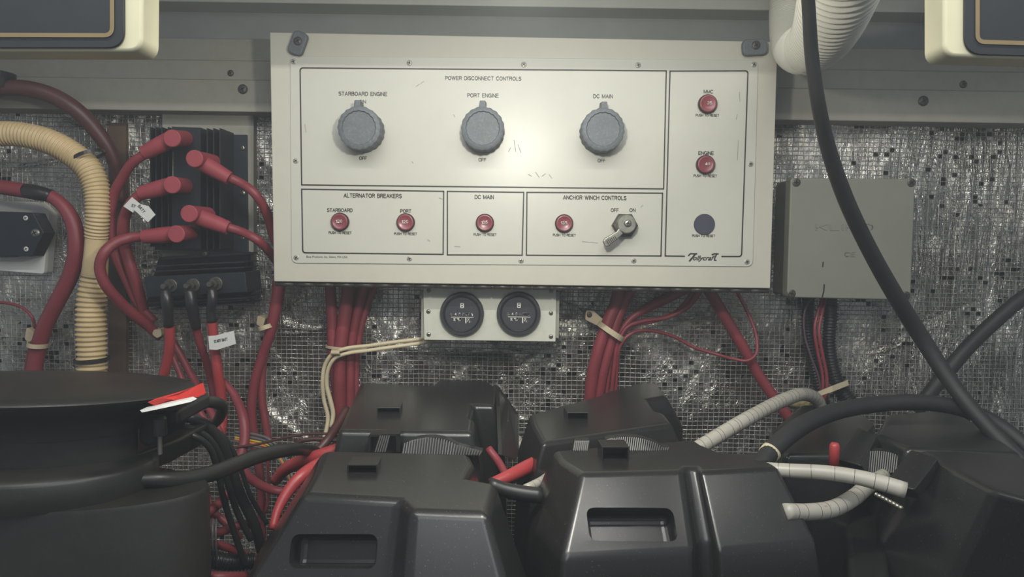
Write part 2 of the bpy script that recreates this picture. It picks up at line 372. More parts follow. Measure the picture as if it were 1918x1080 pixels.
GL = {'A': (.72, [[(0, 0), (.36, 1), (.72, 0)], [(.13, .34), (.59, .34)]]),
 'B': (.62, [[(.35, .53), (0, .53), (0, 1), (.35, 1)] + arc(.35, .765, .22, .235, 90, -90), [(0, .53), (0, 0), (.37, 0)] + arc(.37, .265, .25, .265, -90, 90)]),
 'C': (.70, [arc(.37, .5, .37, .5, 38, 322, 18)]), 'D': (.68, [[(0, 0), (0, 1), (.28, 1)] + arc(.28, .5, .40, .5, 90, -90, 14) + [(0, 0)]]),
 'E': (.58, [[(.58, 0), (0, 0), (0, 1), (.56, 1)], [(0, .52), (.52, .52)]]), 'F': (.54, [[(0, 0), (0, 1), (.54, 1)], [(0, .5), (.47, .5)]]),
 'G': (.74, [arc(.37, .5, .37, .5, 42, 330, 18) + [(.72, .47), (.42, .47)], [(.72, .47), (.72, 0)]]), 'H': (.64, [[(0, 0), (0, 1)], [(.64, 0), (.64, 1)], [(0, .52), (.64, .52)]]),
 'I': (.0, [[(0, 0), (0, 1)]]), 'K': (.64, [[(0, 0), (0, 1)], [(.62, 1), (0, .36)], [(.22, .58), (.64, 0)]]), 'L': (.50, [[(0, 1), (0, 0), (.5, 0)]]),
 'M': (.78, [[(0, 0), (0, 1), (.39, .05), (.78, 1), (.78, 0)]]), 'N': (.64, [[(0, 0), (0, 1), (.64, 0), (.64, 1)]]), 'O': (.74, [_O]),
 'P': (.60, [[(0, 0), (0, 1), (.34, 1)] + arc(.34, .74, .26, .26, 90, -90) + [(0, .48)]]),
 'R': (.64, [[(0, 0), (0, 1), (.36, 1)] + arc(.36, .75, .25, .25, 90, -90) + [(0, .5)], [(.36, .5), (.50, .42), (.56, .25), (.60, 0)]]),
 'S': (.60, [arc(.30, .74, .27, .26, 25, 200, 9) + [(.12, .57), (.45, .47)] + arc(.31, .26, .29, .26, 50, -155, 10)]),
 'T': (.62, [[(0, 1), (.62, 1)], [(.31, 1), (.31, 0)]]), 'U': (.64, [[(0, 1), (0, .32)] + arc(.32, .32, .32, .32, 180, 360) + [(.64, 1)]]),
 'W': (.98, [[(0, 1), (.25, 0), (.49, .98), (.73, 0), (.98, 1)]]),
 '0': (.50, [arc(.25, .5, .25, .5, 90, 450, 18)]), '1': (.24, [[(0, .76), (.18, .84), (.24, 1), (.24, 0)]]),
 '2': (.52, [arc(.26, .72, .25, .28, 165, -30, 9) + [(.30, .36), (0, 0), (.52, 0)]]),
 '3': (.52, [arc(.25, .75, .22, .25, 160, -80, 9), arc(.25, .28, .26, .28, 85, -160, 10)]),
 '4': (.54, [[(.42, 0), (.42, 1), (0, .30), (.54, .30)]]), '5': (.52, [[(.47, 1), (.09, 1), (.04, .5)] + arc(.25, .33, .26, .33, 130, -150, 11)]),
 '8': (.52, [arc(.26, .75, .21, .25, 90, 450, 14), arc(.26, .27, .26, .27, 90, 450, 14)]), ' ': (.32, [])}
def sign(s, cx, cy, wpx, cap, Y, mat, parent, rot=0.0, wt=None, off=0.0004, name='lettering', gap=.24):
    """plain sans capitals laid out as printed strokes"""
    wt = wt or cap * 0.15; x = 0; pl_ = []
    for ch in s:
        aw, ls = GL[ch]
        for l in ls: pl_.append([(x + u, v) for u, v in l])
        x += aw + gap
    tot = x - gap; sx = (wpx - wt) / max(tot, .01) if tot > 0.01 else 1; sy = cap - wt; a = math.radians(rot); sh = []
    for l in pl_:
        q = []
        for u, v in l:
            X = (u - tot / 2) * sx; Z = (v - .5) * sy; q.append((cx + X * math.cos(a) - Z * math.sin(a), cy - (X * math.sin(a) + Z * math.cos(a))))
        for p0, p1 in zip(q[:-1], q[1:]):
            p0, p1 = Vector(p0), Vector(p1)
            if (p1 - p0).length < 1e-4: continue
            d = (p1 - p0).normalized() * wt * .38; sh.append(stroke([tuple(p0 - d), tuple(p1 + d)], wt, Y, off))
    return obj(name, *join(*sh), mat, parent)
def text(s, cx, cy, wpx, cap, Y, mat, parent, rot=0.0, shear=0.0, off=0.0004, name='lettering', bold=0.0):
    cu = bpy.data.curves.new('t', 'FONT'); cu.body = s; cu.extrude = 0.0; cu.shear = shear; cu.offset = bold; cu.resolution_u = 3
    to = bpy.data.objects.new('t', cu); C.objects.link(to)
    bpy.context.view_layer.update()
    me = bpy.data.meshes.new_from_object(to.evaluated_get(bpy.context.evaluated_depsgraph_get()))
    bpy.data.objects.remove(to); bpy.data.curves.remove(cu)
    co = np.empty(len(me.vertices) * 3); me.vertices.foreach_get('co', co); co = co.reshape(-1, 3)
    x0, x1, y0, y1 = co[:, 0].min(), co[:, 0].max(), co[:, 1].min(), co[:, 1].max()
    capH = 0.72
    sx = wpx / (x1 - x0); sy = cap / capH
    X = (co[:, 0] - (x0 + x1) / 2) * sx; Z = (co[:, 1] - capH / 2) * sy
    a = math.radians(rot); xr = X * math.cos(a) - Z * math.sin(a); zr = X * math.sin(a) + Z * math.cos(a)
    V = [P(cx + xx, cy - zz, Y - off) for xx, zz in zip(xr, zr)]
    Fs = [tuple(p.vertices) for p in me.polygons]; bpy.data.meshes.remove(me)
    return obj(name, V, Fs, mat, parent)
def stroke(pts, wpx, Y, off=0.0004):
    """flat printed line through pixel points"""
    V, Fs = [], []; n = len(pts)
    for i, p in enumerate(pts):
        a = Vector(pts[max(0, i - 1)]); b = Vector(pts[min(n - 1, i + 1)]); d = (b - a).normalized(); nn = Vector((-d.y, d.x)) * wpx / 2
        V += [P(p[0] + nn.x, p[1] + nn.y, Y - off), P(p[0] - nn.x, p[1] - nn.y, Y - off)]
    for i in range(n - 1): Fs.append((2 * i, 2 * i + 1, 2 * i + 3, 2 * i + 2))
    return V, Fs
def screw(px, py, Y, rpx, parent, mat=None, dome=0.0016, name='screw', ang=0.5, **kw):
    c = P(px, py, Y); r = rpx * S(Y)
    prof = [(Y + 0.0008, r), (Y - dome * 0.3, r), (Y - dome * 0.8, r * 0.75), (Y - dome, r * 0.4)]
    A = lathe_y(c.x, c.z, prof, 16); nf = len(A[1]); sh = [A]
    for a in (ang, ang + math.pi / 2):
        ux, uz = math.cos(a), math.sin(a); L, t = r * 0.62, r * 0.13; yy = Y - dome - 0.0002
        q = [(c.x + ux * L - uz * t, yy, c.z + uz * L + ux * t), (c.x - ux * L - uz * t, yy, c.z - uz * L + ux * t), (c.x - ux * L + uz * t, yy, c.z - uz * L - ux * t), (c.x + ux * L + uz * t, yy, c.z + uz * L - ux * t)]
        sh.append((q, [(0, 1, 2, 3)]))
    V, Fs = join(*sh)
    return obj(name, V, Fs, None, parent, mats=[mat or M['steel'], M['ink']], mi=[0] * nf + [1] * (len(Fs) - nf), **kw)

# ================================================================== SETTING
def build_wall():
    nx, nz = 640, 330; X = np.linspace(-1.25, 1.25, nx); Zs = np.linspace(0.0, 0.66, nz); XX, ZZ = np.meshgrid(X, Zs); D = np.zeros_like(XX)
    for k in range(9):     # soft sagging
        fx, fz, p1, p2 = rng.uniform(2, 14), rng.uniform(2, 12), rng.uniform(0, 6.3), rng.uniform(0, 6.3); D += 0.0012 * np.sin(fx * XX * 3 + p1) * np.sin(fz * ZZ * 3 + p2) / (1 + k * 0.3)
    def crease(x, z, ang, L, wd, amp):
        dx, dz = XX - x, ZZ - z; a = dx * math.cos(ang) + dz * math.sin(ang); b = -dx * math.sin(ang) + dz * math.cos(ang)
        b = b + 0.10 * a * a / max(L, 0.01)
        return amp * np.exp(-np.abs(b / wd) ** 1.3) * np.exp(-(a / L) ** 4)
    for k in range(150):    # random folds
        D += crease(rng.uniform(-1.2, 1.2), rng.uniform(0.1, 0.66), rng.uniform(0, 3.14), rng.uniform(0.02, 0.09), rng.uniform(0.002, 0.005), rng.uniform(-0.003, 0.0035))
    for k in range(26):    # upright folds, right of the grey box
        D += crease(rng.uniform(0.50, 1.0), rng.uniform(0.25, 0.6), math.pi / 2 + rng.uniform(-.12, .12), rng.uniform(0.05, 0.16), rng.uniform(0.003, 0.007), rng.uniform(-0.003, 0.005))
    for k in range(14):    # upright folds under the beam
        D += crease(rng.uniform(-0.75, 0.8), rng.uniform(0.56, 0.62), math.pi / 2 + rng.uniform(-.35, .35), rng.uniform(0.02, 0.05), 0.004, rng.uniform(0.001, 0.005))
    for (sx, sy) in ((1045, 560), (500, 610), (1105, 590), (1460, 550), (600, 620), (480, 560), (250, 500), (205, 250), (1700, 640)):   # puckers fanning out from fixings
        c = P(sx, sy, 0)
        for j in range(9):
            a = rng.uniform(0, 2 * math.pi); L = rng.uniform(0.02, 0.045)
            D += crease(c.x + math.cos(a) * L, c.z + math.sin(a) * L, a, L, 0.0026, rng.uniform(-0.002, 0.003))
    YY = -D
    V = np.stack([XX.ravel(), YY.ravel(), ZZ.ravel()], 1)
    i = np.arange(nx - 1)[None, :] + nx * np.arange(nz - 1)[:, None]; i = i.ravel()
    Fq = np.stack([i, i + 1, i + 1 + nx, i + nx], 1)
    me = bpy.data.meshes.new('wall_back'); me.from_pydata(V.tolist(), [], Fq.tolist()); me.materials.append(M['foil'])
    me.polygons.foreach_set('use_smooth', [True] * len(me.polygons))
    o = bpy.data.objects.new('wall_back', me); C.objects.link(o); WL['wall_back'] = Vector((0, 0, 0))
    tagit(o, 'silver scrim-reinforced foil insulation covering the bulkhead', kind='structure')
build_wall()
V, Fs = box(-1.3, 1.3, -1.6, 0.05, -0.03, 0.0); obj('floor', V, Fs, M['floor'], kind='structure', label='dark bilge floor below the battery boxes')
V, Fs = box(-1.25, 1.25, 0.012, 0.03, 0.0, 0.9); obj('wall_back', V, Fs, M['board'], kind='structure', label='bulkhead panel behind the foil')
# painted deck timbers across the top
def hboard(name, y_top_px, y_bot_px, Y, yb, mat, label):
    zt = P(959, y_top_px, Y).z; zb = P(959, y_bot_px, Y).z
    V, Fs = box(-1.25, 1.25, Y, yb, zb, zt); o = obj(name, V, Fs, mat, kind='structure', label=label); finish(o, bevel=0.0015, seg=2); return o
hboard('trim_1', 12, -160, -0.055, 0.012, M['beam'], 'pale painted beam across the very top')
hboard('trim_2', 84, 8, -0.012, 0.012, M['cornice'], 'recessed grey painted timber under the top beam')
hboard('trim_3', 122, 80, -0.030, 0.012, M['board'], 'narrow beige painted timber')
hboard('trim_4', 158, 121, -0.034, 0.012, M['board'], 'middle beige painted timber with small screws')
hboard('trim_5', 217, 157, -0.040, 0.012, M['board'], 'lowest wide beige timber above the foil')
V, Fs = box(-1.24, 1.24, -1.55, -0.002, 0.003, 0.798)  # added volume that imitates the lens glare, the air itself is clear
hz = obj('glare_haze', V, Fs, None, kind='stuff', mats=[bpy.data.materials.new('glare_scatter')], label='thin scattering veil added in place of lens glare from the work lamp')
hm = hz.data.materials[0]; hm.use_nodes = True; t_ = hm.node_tree; t_.nodes.remove(t_.nodes['Principled BSDF'])
vs = t_.nodes.new('ShaderNodeVolumeScatter'); vs.inputs['Density'].default_value = 0.075; vs.inputs['Anisotropy'].default_value = 0.25; vs.inputs['Color'].default_value = (0.9, 0.95, 1, 1)
t_.links.new(vs.outputs[0], t_.nodes['Material Output'].inputs['Volume'])
V, Fs = box(-1.25, 1.25, -0.38, 0.03, 0.80, 0.83); obj('ceiling', V, Fs, M['beam'], kind='structure', label='painted deck underside')
for (x, y, Y, r) in ((432, 137, -0.034, 6), (1804, 158, -0.034, 7)):
    screw(x, y, Y, r, None, M['darksteel'], label='small screw in the middle beige timber, ' + ('left of the panel' if x < 959 else 'far right under the framed panel'), cat='screw', dome=0.002)
for (x, y, Y, r) in ((455, 167, -0.040, 9), (1729, 189, -0.040, 9.5), (80, 156, -0.034, 8)):
    o = screw(x, y, Y, r, None, M['darksteel'], label={455: 'large washer-headed screw in the timber left of the panel', 1729: 'large washer-headed screw in the timber above the grey box', 80: 'dark screw above the dark red cable, top left'}[x], cat='screw', dome=0.003)

# ================================================================== CONTROL PANEL
PY = -0.11
def pl(pts, Y): return [P(x, y, Y) for x, y in pts]
panel = thing('control_panel', 'cream hinged electrical control panel with knobs and red breaker buttons', 'panel', P(959, 535, PY))
o = obj('board', *slab(pl([(505, 60), (513, 527), (1443, 540), (1457, 78)], PY), PY + 0.018), M['panel'], panel); finish(o, bevel=0.0012, seg=2)
obj('back_frame', *box(-0.24, 0.27, -0.092, 0.0, 0.405, 0.66), M['board'], panel)
FP = PY - 0.0016
o = obj('faceplate', *slab(pl(roundq([(543, 104.5), (546, 492.5), (1410, 499), (1420.5, 112.5)], 12), FP), PY), M['plate'], panel); finish(o, bevel=0.0005, seg=2)
TY = FP - 0.0002
def frame(pts, rc=(), w_=2.3, r=6, closed=True):
    q = roundq(pts, r, rc); q = q + [q[0]] if closed else q
    # insert corner duplicates so mitres stay sharp
    return stroke_poly(q, w_)
def stroke_poly(q, w_):
    sh = []
    for a, b in zip(q[:-1], q[1:]):
        a, b = Vector(a), Vector(b); d = (b - a).normalized(); sh.append(stroke([tuple(a - d * w_ * 0.35), tuple(b + d * w_ * 0.35)], w_, TY))
    return join(*sh)
obj('border_line', *frame([(562, 127), (565, 346), (1243, 353.5), (1248, 132.5)], (0,)), M['ink'], panel)
obj('border_line', *frame([(565, 354), (567, 473), (830, 476), (831, 358)], (1,)), M['ink'], panel)
obj('border_line', *frame([(838, 358), (838, 477), (978, 477.5), (981, 360)]), M['ink'], panel)
obj('border_line', *frame([(987, 360), (986, 477.5), (1238, 479), (1241, 361.5)]), M['ink'], panel)
q = roundq([(1352, 480), (1389, 480), (1401, 132.5), (1255, 133), (1246, 479), (1282, 479.5)], 6, (1, 2))
obj('border_line', *stroke_poly(q, 2.3), M['ink'], panel)
TX = [('POWER DISCONNECT CONTROLS', 905, 146.5, 143, 7.5, 'inkgrey'), ('STARBOARD ENGINE', 679.5, 175.5, 91, 7.6, 'inkgrey'), ('ON', 679, 190, 13, 6.5, 'inkgrey'),
      ('PORT ENGINE', 904.5, 178.5, 59, 7.5, 'inkgrey'), ('ON', 905, 194, 13, 6.5, 'inkgrey'), ('DC MAIN', 1129.5, 180, 37, 7.5, 'inkgrey'), ('ON', 1130, 195, 14, 6.5, 'inkgrey'),
      ('OFF', 680, 296, 14.5, 7, 'ink'), ('OFF', 903.5, 299, 14.5, 7, 'ink'), ('OFF', 1126.5, 300.5, 14.5, 7, 'ink'),
      ('MMC', 1327, 171.5, 18, 7, 'inkgrey'), ('ENGINE', 1322.5, 286.5, 29, 7, 'ink'), ('PUSH TO RESET', 1325, 215.7, 44, 5, 'ink'), ('PUSH TO RESET', 1321, 329, 44, 5, 'ink'), ('PUSH TO RESET', 1318, 441.3, 43, 5, 'ink'),
      ('ALTERNATOR BREAKERS', 698, 366.3, 109, 8, 'ink'), ('STARBOARD', 636.5, 393.3, 48, 7, 'ink'), ('PORT', 760, 395, 20.5, 7, 'ink'),
      ('PUSH TO RESET', 637, 435.7, 43, 5, 'ink'), ('PUSH TO RESET', 759.5, 437.5, 43, 5, 'ink'), ('PUSH TO RESET', 908.5, 439, 43, 5, 'ink'), ('PUSH TO RESET', 1057, 440, 43, 5, 'ink'),
      ('DC MAIN', 907, 368.7, 36, 7.8, 'ink'), ('ANCHOR WINCH CONTROLS', 1114, 370, 119, 8, 'ink'), ('OFF', 1151.5, 393.3, 15, 7, 'ink'), ('ON', 1184.7, 393.3, 11.5, 7, 'ink'),
      ('Bass Products, Inc. Salem, MA USA', 612.5, 480.5, 77, 4.2, 'inkgrey')]
for s, x, y, wp, cp, m_ in TX:
    if s.isupper(): sign(s, x, y, wp, cp, TY, M[m_], panel, rot=-0.6)
    else: text(s, x, y, wp, cp, TY, M[m_], panel, rot=-0.6)
# the script maker's name under the right-hand column
text('ollycraf', 1318.5, 482.5, 41, 9, TY, M['ink'], panel, rot=-0.3, shear=0.45, bold=0.02)
lg = [stroke([(1303, 474.5), (1298, 481), (1291, 489)], 3, TY), stroke([(1289, 479), (1293, 474.8), (1306, 475)], 2.6, TY), stroke([(1343, 474.5), (1339, 482), (1338, 487), (1342, 487)], 2.4, TY), stroke([(1333, 477), (1338, 475), (1346, 475.2)], 2.6, TY)]
obj('lettering', *join(*lg), M['ink'], panel)
# faceplate screws
for i, (x, y) in enumerate([(550, 115), (767, 118), (981, 121), (1195, 122), (1412, 121), (554, 301), (1406, 307), (555, 482), (767, 484), (976, 488), (1187, 488), (1399, 490)]):
    screw(x, y, FP, 5.2, panel, M['platescrew'], dome=0.0010, ang=0.3 + i)
sc_ = [((779, 162), (786, 157)), ((788, 156), (794, 152)), ((849, 214), (852, 219)), ((771, 302), (774, 306)), ((571, 232), (573, 248)), ((1385, 172), (1386, 190)), ((1381, 214), (1379, 224)), ((1383, 262), (1381, 300)), ((822, 370), (829, 373)), ((800, 448), (806, 452)), ((1200, 388), (1204, 384)), ((851, 461), (862, 462)), ((1090, 452), (1120, 455)), ((989, 326), (996, 330)), ((1003, 322), (1010, 332)), ((1015, 330), (1022, 325)), ((1028, 326), (1034, 334)), ((963, 262), (966, 284)), ((970, 270), (976, 286)), ((952, 284), (957, 276))]
obj('scuff_mark', *join(*[stroke(list(q), 1.3, TY, 0.0001) for q in sc_]), plain('scuff_grey', (150, 148, 138), 0.5), panel, kind='stuff')
# corner latches
def latch(px, py, wl, hl, rot):
    a = math.radians(rot); q = roundq([(-wl / 2, -hl / 2), (-wl / 2, hl / 2), (wl / 2, hl / 2), (wl / 2, -hl / 2)], min(wl, hl) * 0.36)
    q = [(px + x * math.cos(a) - y * math.sin(a), py + x * math.sin(a) + y * math.cos(a)) for x, y in q]
    o = obj('latch', *slab(pl(q, PY - 0.008), PY - 0.0002), M['knob'], panel, label='grey turn latch'); finish(o, bevel=0.002, seg=3)
    screw(px + 1, py - 3, PY - 0.008, 8, o, M['darksteel'], dome=0.002)
latch(557, 80, 29, 45, 20); latch(1415, 87.5, 47, 31, -3)
# battery switch knobs
def knob(fx, fy, lab, nub=-2, turn=0.0):
    FY = PY - 0.031; c = P(fx, fy, FY); r = 40.5 * S(FY)
    wob = lambda a: 1 + 0.018 * math.cos(20 * a + turn)
    base = obj('knob', *lathe_y(c.x, c.z, [(FP, r * 0.985), (FP - 0.010, r * 0.985), (FP - 0.012, r * 0.96), (FY + 0.006, r * 0.99), (FY + 0.001, r * 0.975), (FY, r * 0.90), (FY - 0.0004, r * 0.78), (FY + 0.0012, r * 0.74), (FY + 0.0012, r * 0.3)], 80, wob=wob), M['knob'], panel, smooth=True, label=lab)
    base.data.set_sharp_from_angle(angle=math.radians(35))
    x, y = fx + nub, fy - 46
    o = obj('pointer', *slab(pl([(x - 5.5, y - 6), (x - 6.5, y + 9), (x + 6.5, y + 9), (x + 5.5, y - 6)], FY + 0.008), FY + 0.028), M['knob'], base)
    finish(o, bevel=0.0008, seg=2)
knob(672, 239, 'knob turned to ON for the starboard engine', -3)
knob(904, 240, 'shiny worn knob turned to ON for the port engine', 0, 1.0)
knob(1130, 242, 'knob turned to ON for the main supply', 2, 2.0)
# push-to-reset breakers
def breaker(px, py, r, num, lab):
    c = P(959 + (px - 959) * .993, 448 + (py - 448) * .993, FP); rr = r * S(FP)
    ring = obj('breaker_button', *lathe_y(c.x, c.z, [(FP, rr), (FP - 0.0035, rr), (FP - 0.0045, rr * 0.93), (FP - 0.0035, rr * 0.88)], 32), M['blackring'], panel, smooth=True, label=lab); ring.data.set_sharp_from_angle(angle=0.6)
    b = obj('button_cap', *lathe_y(c.x, c.z, [(FP - 0.001, rr * 0.90), (FP - 0.0055, rr * 0.90), (FP - 0.0068, rr * 0.82), (FP - 0.0060, rr * 0.70), (FP - 0.0056, rr * 0.2)], 32), M['redbutton'], ring, smooth=True)
    Yt = FP - 0.0070; t = P(px, py, FP); k = (t - CAM) * ((Yt - CAM.y) / (t.y - CAM.y))
    wpx = 12 if len(num) == 3 else 9
    sign(num, px + (2.5 if len(num) == 2 else -0.5), py - 1, wpx, 6.0, Yt, M['white_ink'], ring)
breaker(635.5, 415, 17, '120', 'red breaker button reading 120 under STARBOARD'); breaker(759, 416, 17, '120', 'red breaker button reading 120 under PORT')
breaker(908, 417, 17, '135', 'red breaker button reading 135 under DC MAIN'); breaker(1057, 418, 17, '135', 'red breaker button reading 135 beside the winch switch')
breaker(1327, 193.5, 17.5, '35', 'faded red breaker button reading 35'); breaker(1323, 307.5, 17.5, '40', 'red breaker button reading 40 under ENGINE')
c = P(1319, 420, FP); o = obj('blanking_plug', *lathe_y(c.x, c.z, [(FP, 19.5 * S(FP)), (FP - 0.0012, 19.5 * S(FP)), (FP - 0.002, 18.6 * S(FP))], 40), M['navy'], panel, label='dark blue blanking plug')
# winch switch: hex nut and bat lever
c = P(1169, 422, FP); r = 24 * S(FP)
nut = obj('winch_switch', *lathe_y(c.x, c.z, [(FP, r), (FP - 0.008, r), (FP - 0.0095, r * 0.88)], 6, wob=None), M['darksteel'], panel, label='dull metal winch switch with lever at OFF')
c = P(1174, 419, FP - 0.02); r = 18 * S(FP - 0.02)
obj('hub', *lathe_y(c.x, c.z, [(FP - 0.008, r), (FP - 0.018, r), (FP - 0.020, r * 0.9)], 32), M['steel'], nut, smooth=False)
o = obj('lever', *slab(pl([(1160, 426), (1155, 433), (1133, 446), (1129, 452), (1134, 462), (1141, 461), (1152, 452), (1168, 437)], FP - 0.020), FP - 0.014), M['steel'], nut); finish(o, bevel=0.0012, seg=2)
obj('grip', *join(*[stroke([(1136 + i * 3, 450 - i * 1.7), (1141 + i * 3, 458 - i * 1.7)], 1.2, FP - 0.0205) for i in range(6)]), M['ink'], nut)
screw(1176, 418, FP - 0.020, 7, nut, M['steel'], dome=0.002, ang=1.4)
# piano hinge along the lower edge
hz0 = P(515, 531, PY + 0.008); hz1 = P(1441, 544, PY + 0.008); L = hz1 - hz0; n = 25
hinge = obj('hinge', *sweep(np.array([tuple(hz0), tuple(hz1)]), [0.0020, 0.0020], 8), M['darksteel'], panel)
for i in range(n):
    a = hz0 + L * ((i + 0.04) / n); b = hz0 + L * ((i + 0.96) / n)
    obj('hinge_knuckle', *sweep(np.array([tuple(a), tuple(b)]), [0.0032, 0.0032], 8), M['darksteel'], hinge, smooth=True)
# screws holding the board
# ================================================================== HOUR METERS
HY = -0.072
mp = thing('hour_meter_plate', 'small cream plate screwed below the control panel, carrying two hour meters', 'plate', P(917, 638, HY))
o = obj('plate', *slab(pl([(792.5, 535), (794.5, 636), (1040.5, 639.5), (1042, 541)], HY), HY + 0.004), M['meterplate'], mp); finish(o, bevel=0.0006, seg=2)
for sx in (800, 1036): 
    c = P(sx, 590, HY); obj('standoff', *box(c.x - 0.008, c.x + 0.008, HY + 0.004, 0.0, c.z - 0.03, c.z + 0.03), M['board'], mp)
for i, (x, y) in enumerate([(803, 543.5), (802.5, 583), (803, 626), (1032.5, 544), (1032, 586), (1032, 630)]): screw(x, y, HY, 4.2, mp, M['steel'], ang=i)
def meter(cx, cy, digits, frac, lab):
    c = P(cx, cy, HY - 0.008); r = 41.5 * S(HY - 0.008); Yd = HY - 0.005
    g = obj('bezel', *lathe_y(c.x, c.z, [(HY, r), (HY - 0.006, r), (HY - 0.0085, r * 0.95), (HY - 0.0085, r * 0.86), (HY - 0.0075, r * 0.83), (HY - 0.0085, r * 0.80), (HY - 0.005, r * 0.765), (HY - 0.004, r * 0.75)], 56), M['bezel'], None, smooth=True, label=lab, cat='hour meter', group=None)
    g.name = 'hour_meter'; WL[g.name] = g.location.copy(); g.data.set_sharp_from_angle(angle=0.5)
    obj('dial', *lathe_y(c.x, c.z, [(HY, r * 0.78), (Yd, r * 0.78)], 40), M['dial'], g)
    T = Yd - 0.0002; W_ = M['white_ink']
    sign(digits, cx - 8, cy + 0, 26, 5, T, W_, g, rot=-0.5, wt=.8); sign(frac, cx + 14, cy + 0.5, 13, 6, T, W_, g, wt=1.5)
    sign('HOURS', cx - 7.5, cy + 10, 15.5, 5.5, T, W_, g, wt=1.2); sign('1', cx + 11, cy + 9.5, 2, 4.5, T, W_, g); sign('10', cx + 15, cy + 14, 4.5, 4.5, T, W_, g)
    obj('window_rule', *join(stroke([(cx - 20, cy + 5.5), (cx + 22, cy + 6)], 0.8, T), stroke([(cx + 7.5, cy + 7), (cx + 7.5, cy + 17)], 1.8, T), stroke([(cx + 14, cy + 8), (cx + 10, cy + 14)], 0.9, T)), W_, g)
    x, y = cx + 0.5, cy - 16; f = [stroke([(x - 3, y - 4), (x + 3, y - 4)], 1.1, T), stroke([(x - 3, y + 4), (x + 3, y + 4)], 1.1, T), stroke([(x - 2.8, y - 4), (x - 2.8, y + 4)], 1.1, T), stroke([(x + 2.8, y - 4), (x + 2.8, y + 4)], 1.1, T),
         ([P(x - 2.2, y - 3, T - .0004), P(x, y, T - .0004), P(x - 2.2, y + 3, T - .0004)], [(0, 1, 2)]), ([P(x + 2.2, y - 3, T - .0004), P(x, y, T - .0004), P(x + 2.2, y + 3, T - .0004)], [(0, 2, 1)])]
    obj('hourglass_symbol', *join(*f), W_, g)
    return g
meter(865, 588, '3 4 5 3', '001', 'round black hour meter on the left of the cream plate')
meter(971.5, 587.5, '3 4 5 3', '088', 'round black hour meter on the right of the cream plate')

# ================================================================== GREY JUNCTION BOX
JY = -0.075
jb = thing('junction_box', 'grey square plastic junction box crossed by a black cable', 'box', P(1590, 560, JY))
o = obj('lid', *slab(pl(roundq([(1481, 333), (1474, 557), (1706, 562), (1715, 335)], 7), JY), JY + 0.018), M['greybox'], jb); finish(o, bevel=0.002, seg=3)
o = obj('body', *slab(pl(roundq([(1482, 335), (1476, 555), (1704, 560), (1713, 337)], 7), JY + 0.0185), 0.0), M['greybox'], jb); finish(o, bevel=0.001, seg=2)
for i, (x, y) in enumerate([(1491.5, 341.5), (1707, 342), (1482.5, 549.5), (1697, 553)]):
    screw(x, y, JY, 8, jb, M['darksteel'], dome=0.0012, ang=i * .7, label='dark lid screw')
sign('KLIKO', 1582, 425, 108, 13, JY, M['greybox'], jb, off=0.0008); sign('CE', 1592, 476, 20, 9, JY, M['greybox'], jb, off=0.0008)
obj('pen_mark', *join(stroke([(1542, 490), (1541, 500)], 2, JY, 0.0006), stroke([(1544, 532), (1543, 545), (1540, 557)], 2.4, JY, 0.0006)), M['ink'], jb)

# ================================================================== LEFT: switch plate
sp = thing('switch_mounting_plate', 'white square mounting plate at the far left edge with a black bracket', 'plate', P(40, 512, -0.02))
o = obj('plate', *slab(pl(roundq([(-30, 376), (-30, 505), (82, 513), (92, 398), (70, 378)], 5), -0.02), 0.0), M['tag'], sp); finish(o, bevel=0.001, seg=2)
o = obj('bracket', *slab(pl([(-40, 395), (-40, 480), (12, 482), (14, 479), (60, 480), (82, 436), (62, 398), (15, 396)], -0.045), -0.02), M['heatsink'], sp); finish(o, bevel=0.001, seg=2)
for x, y, r in ((48, 408, 4.5), (49, 466, 4.5)): screw(x, y, -0.045, r, sp, M['tag'], dome=0.0006)
screw(67, 436, -0.045, 8, sp, M['steel'], dome=0.003)
V, Fs = slab(pl([(203, 230), (203, 730), (236, 730), (236, 230)], -0.008), 0.004); o = obj('wood_batten', V, Fs, M['brownwood'], label='brown wooden upright batten behind the cream corrugated hose', cat='batten')

# ================================================================== UPPER ISOLATOR with fins
bb = obj('backing_board', *slab(pl([(304, 208), (304, 505), (475, 508), (475, 214)], -0.012), 0.002), M['board'], label='grey painted backing board behind the finned heat sinks', cat='board')
iso = thing('battery_isolator', 'tall black battery isolator with vertical cooling fins and four red capped studs', 'heat sink', P(390, 470, -0.015))
o = obj('base_plate', *slab(pl([(300, 245), (290, 468), (463, 472), (461, 252), (443, 252)], -0.018), -0.012), M['heatsink'], iso)
for i, x in enumerate((281, 291, 302, 314)):
    obj('fin', *join(slab([P(x, 238, -0.062), P(x, 462, -0.062), P(x + 2.2, 462, -0.062), P(x + 2.2, 238, -0.062)], -0.018)), M['heatsink'], iso)
obj('terminal_block', *slab(pl([(322, 237), (322, 464), (376, 466), (376, 239)], -0.062), -0.018), M['heatsink'], iso)
for i, x in enumerate((387, 399, 411)):
    V, Fs = slab([P(x, 240, -0.062), P(x, 466, -0.062), P(x + 2.2, 466, -0.062), P(x + 2.2, 240, -0.062)], -0.018); obj('fin', V, Fs, M['heatsink'], iso)
for x in (323,): obj('chrome_edge', *slab([P(x, 284, -0.0632), P(x, 333, -0.0632), P(x + 1.8, 333, -0.0632), P(x + 1.8, 284, -0.0632)], -0.062), M['steel'], iso)
for i, (x, y) in enumerate([(455, 277), (456, 361.5), (455, 445)]): screw(x, y, -0.018, 5, iso, M['steel'], ang=i, dome=0.003)

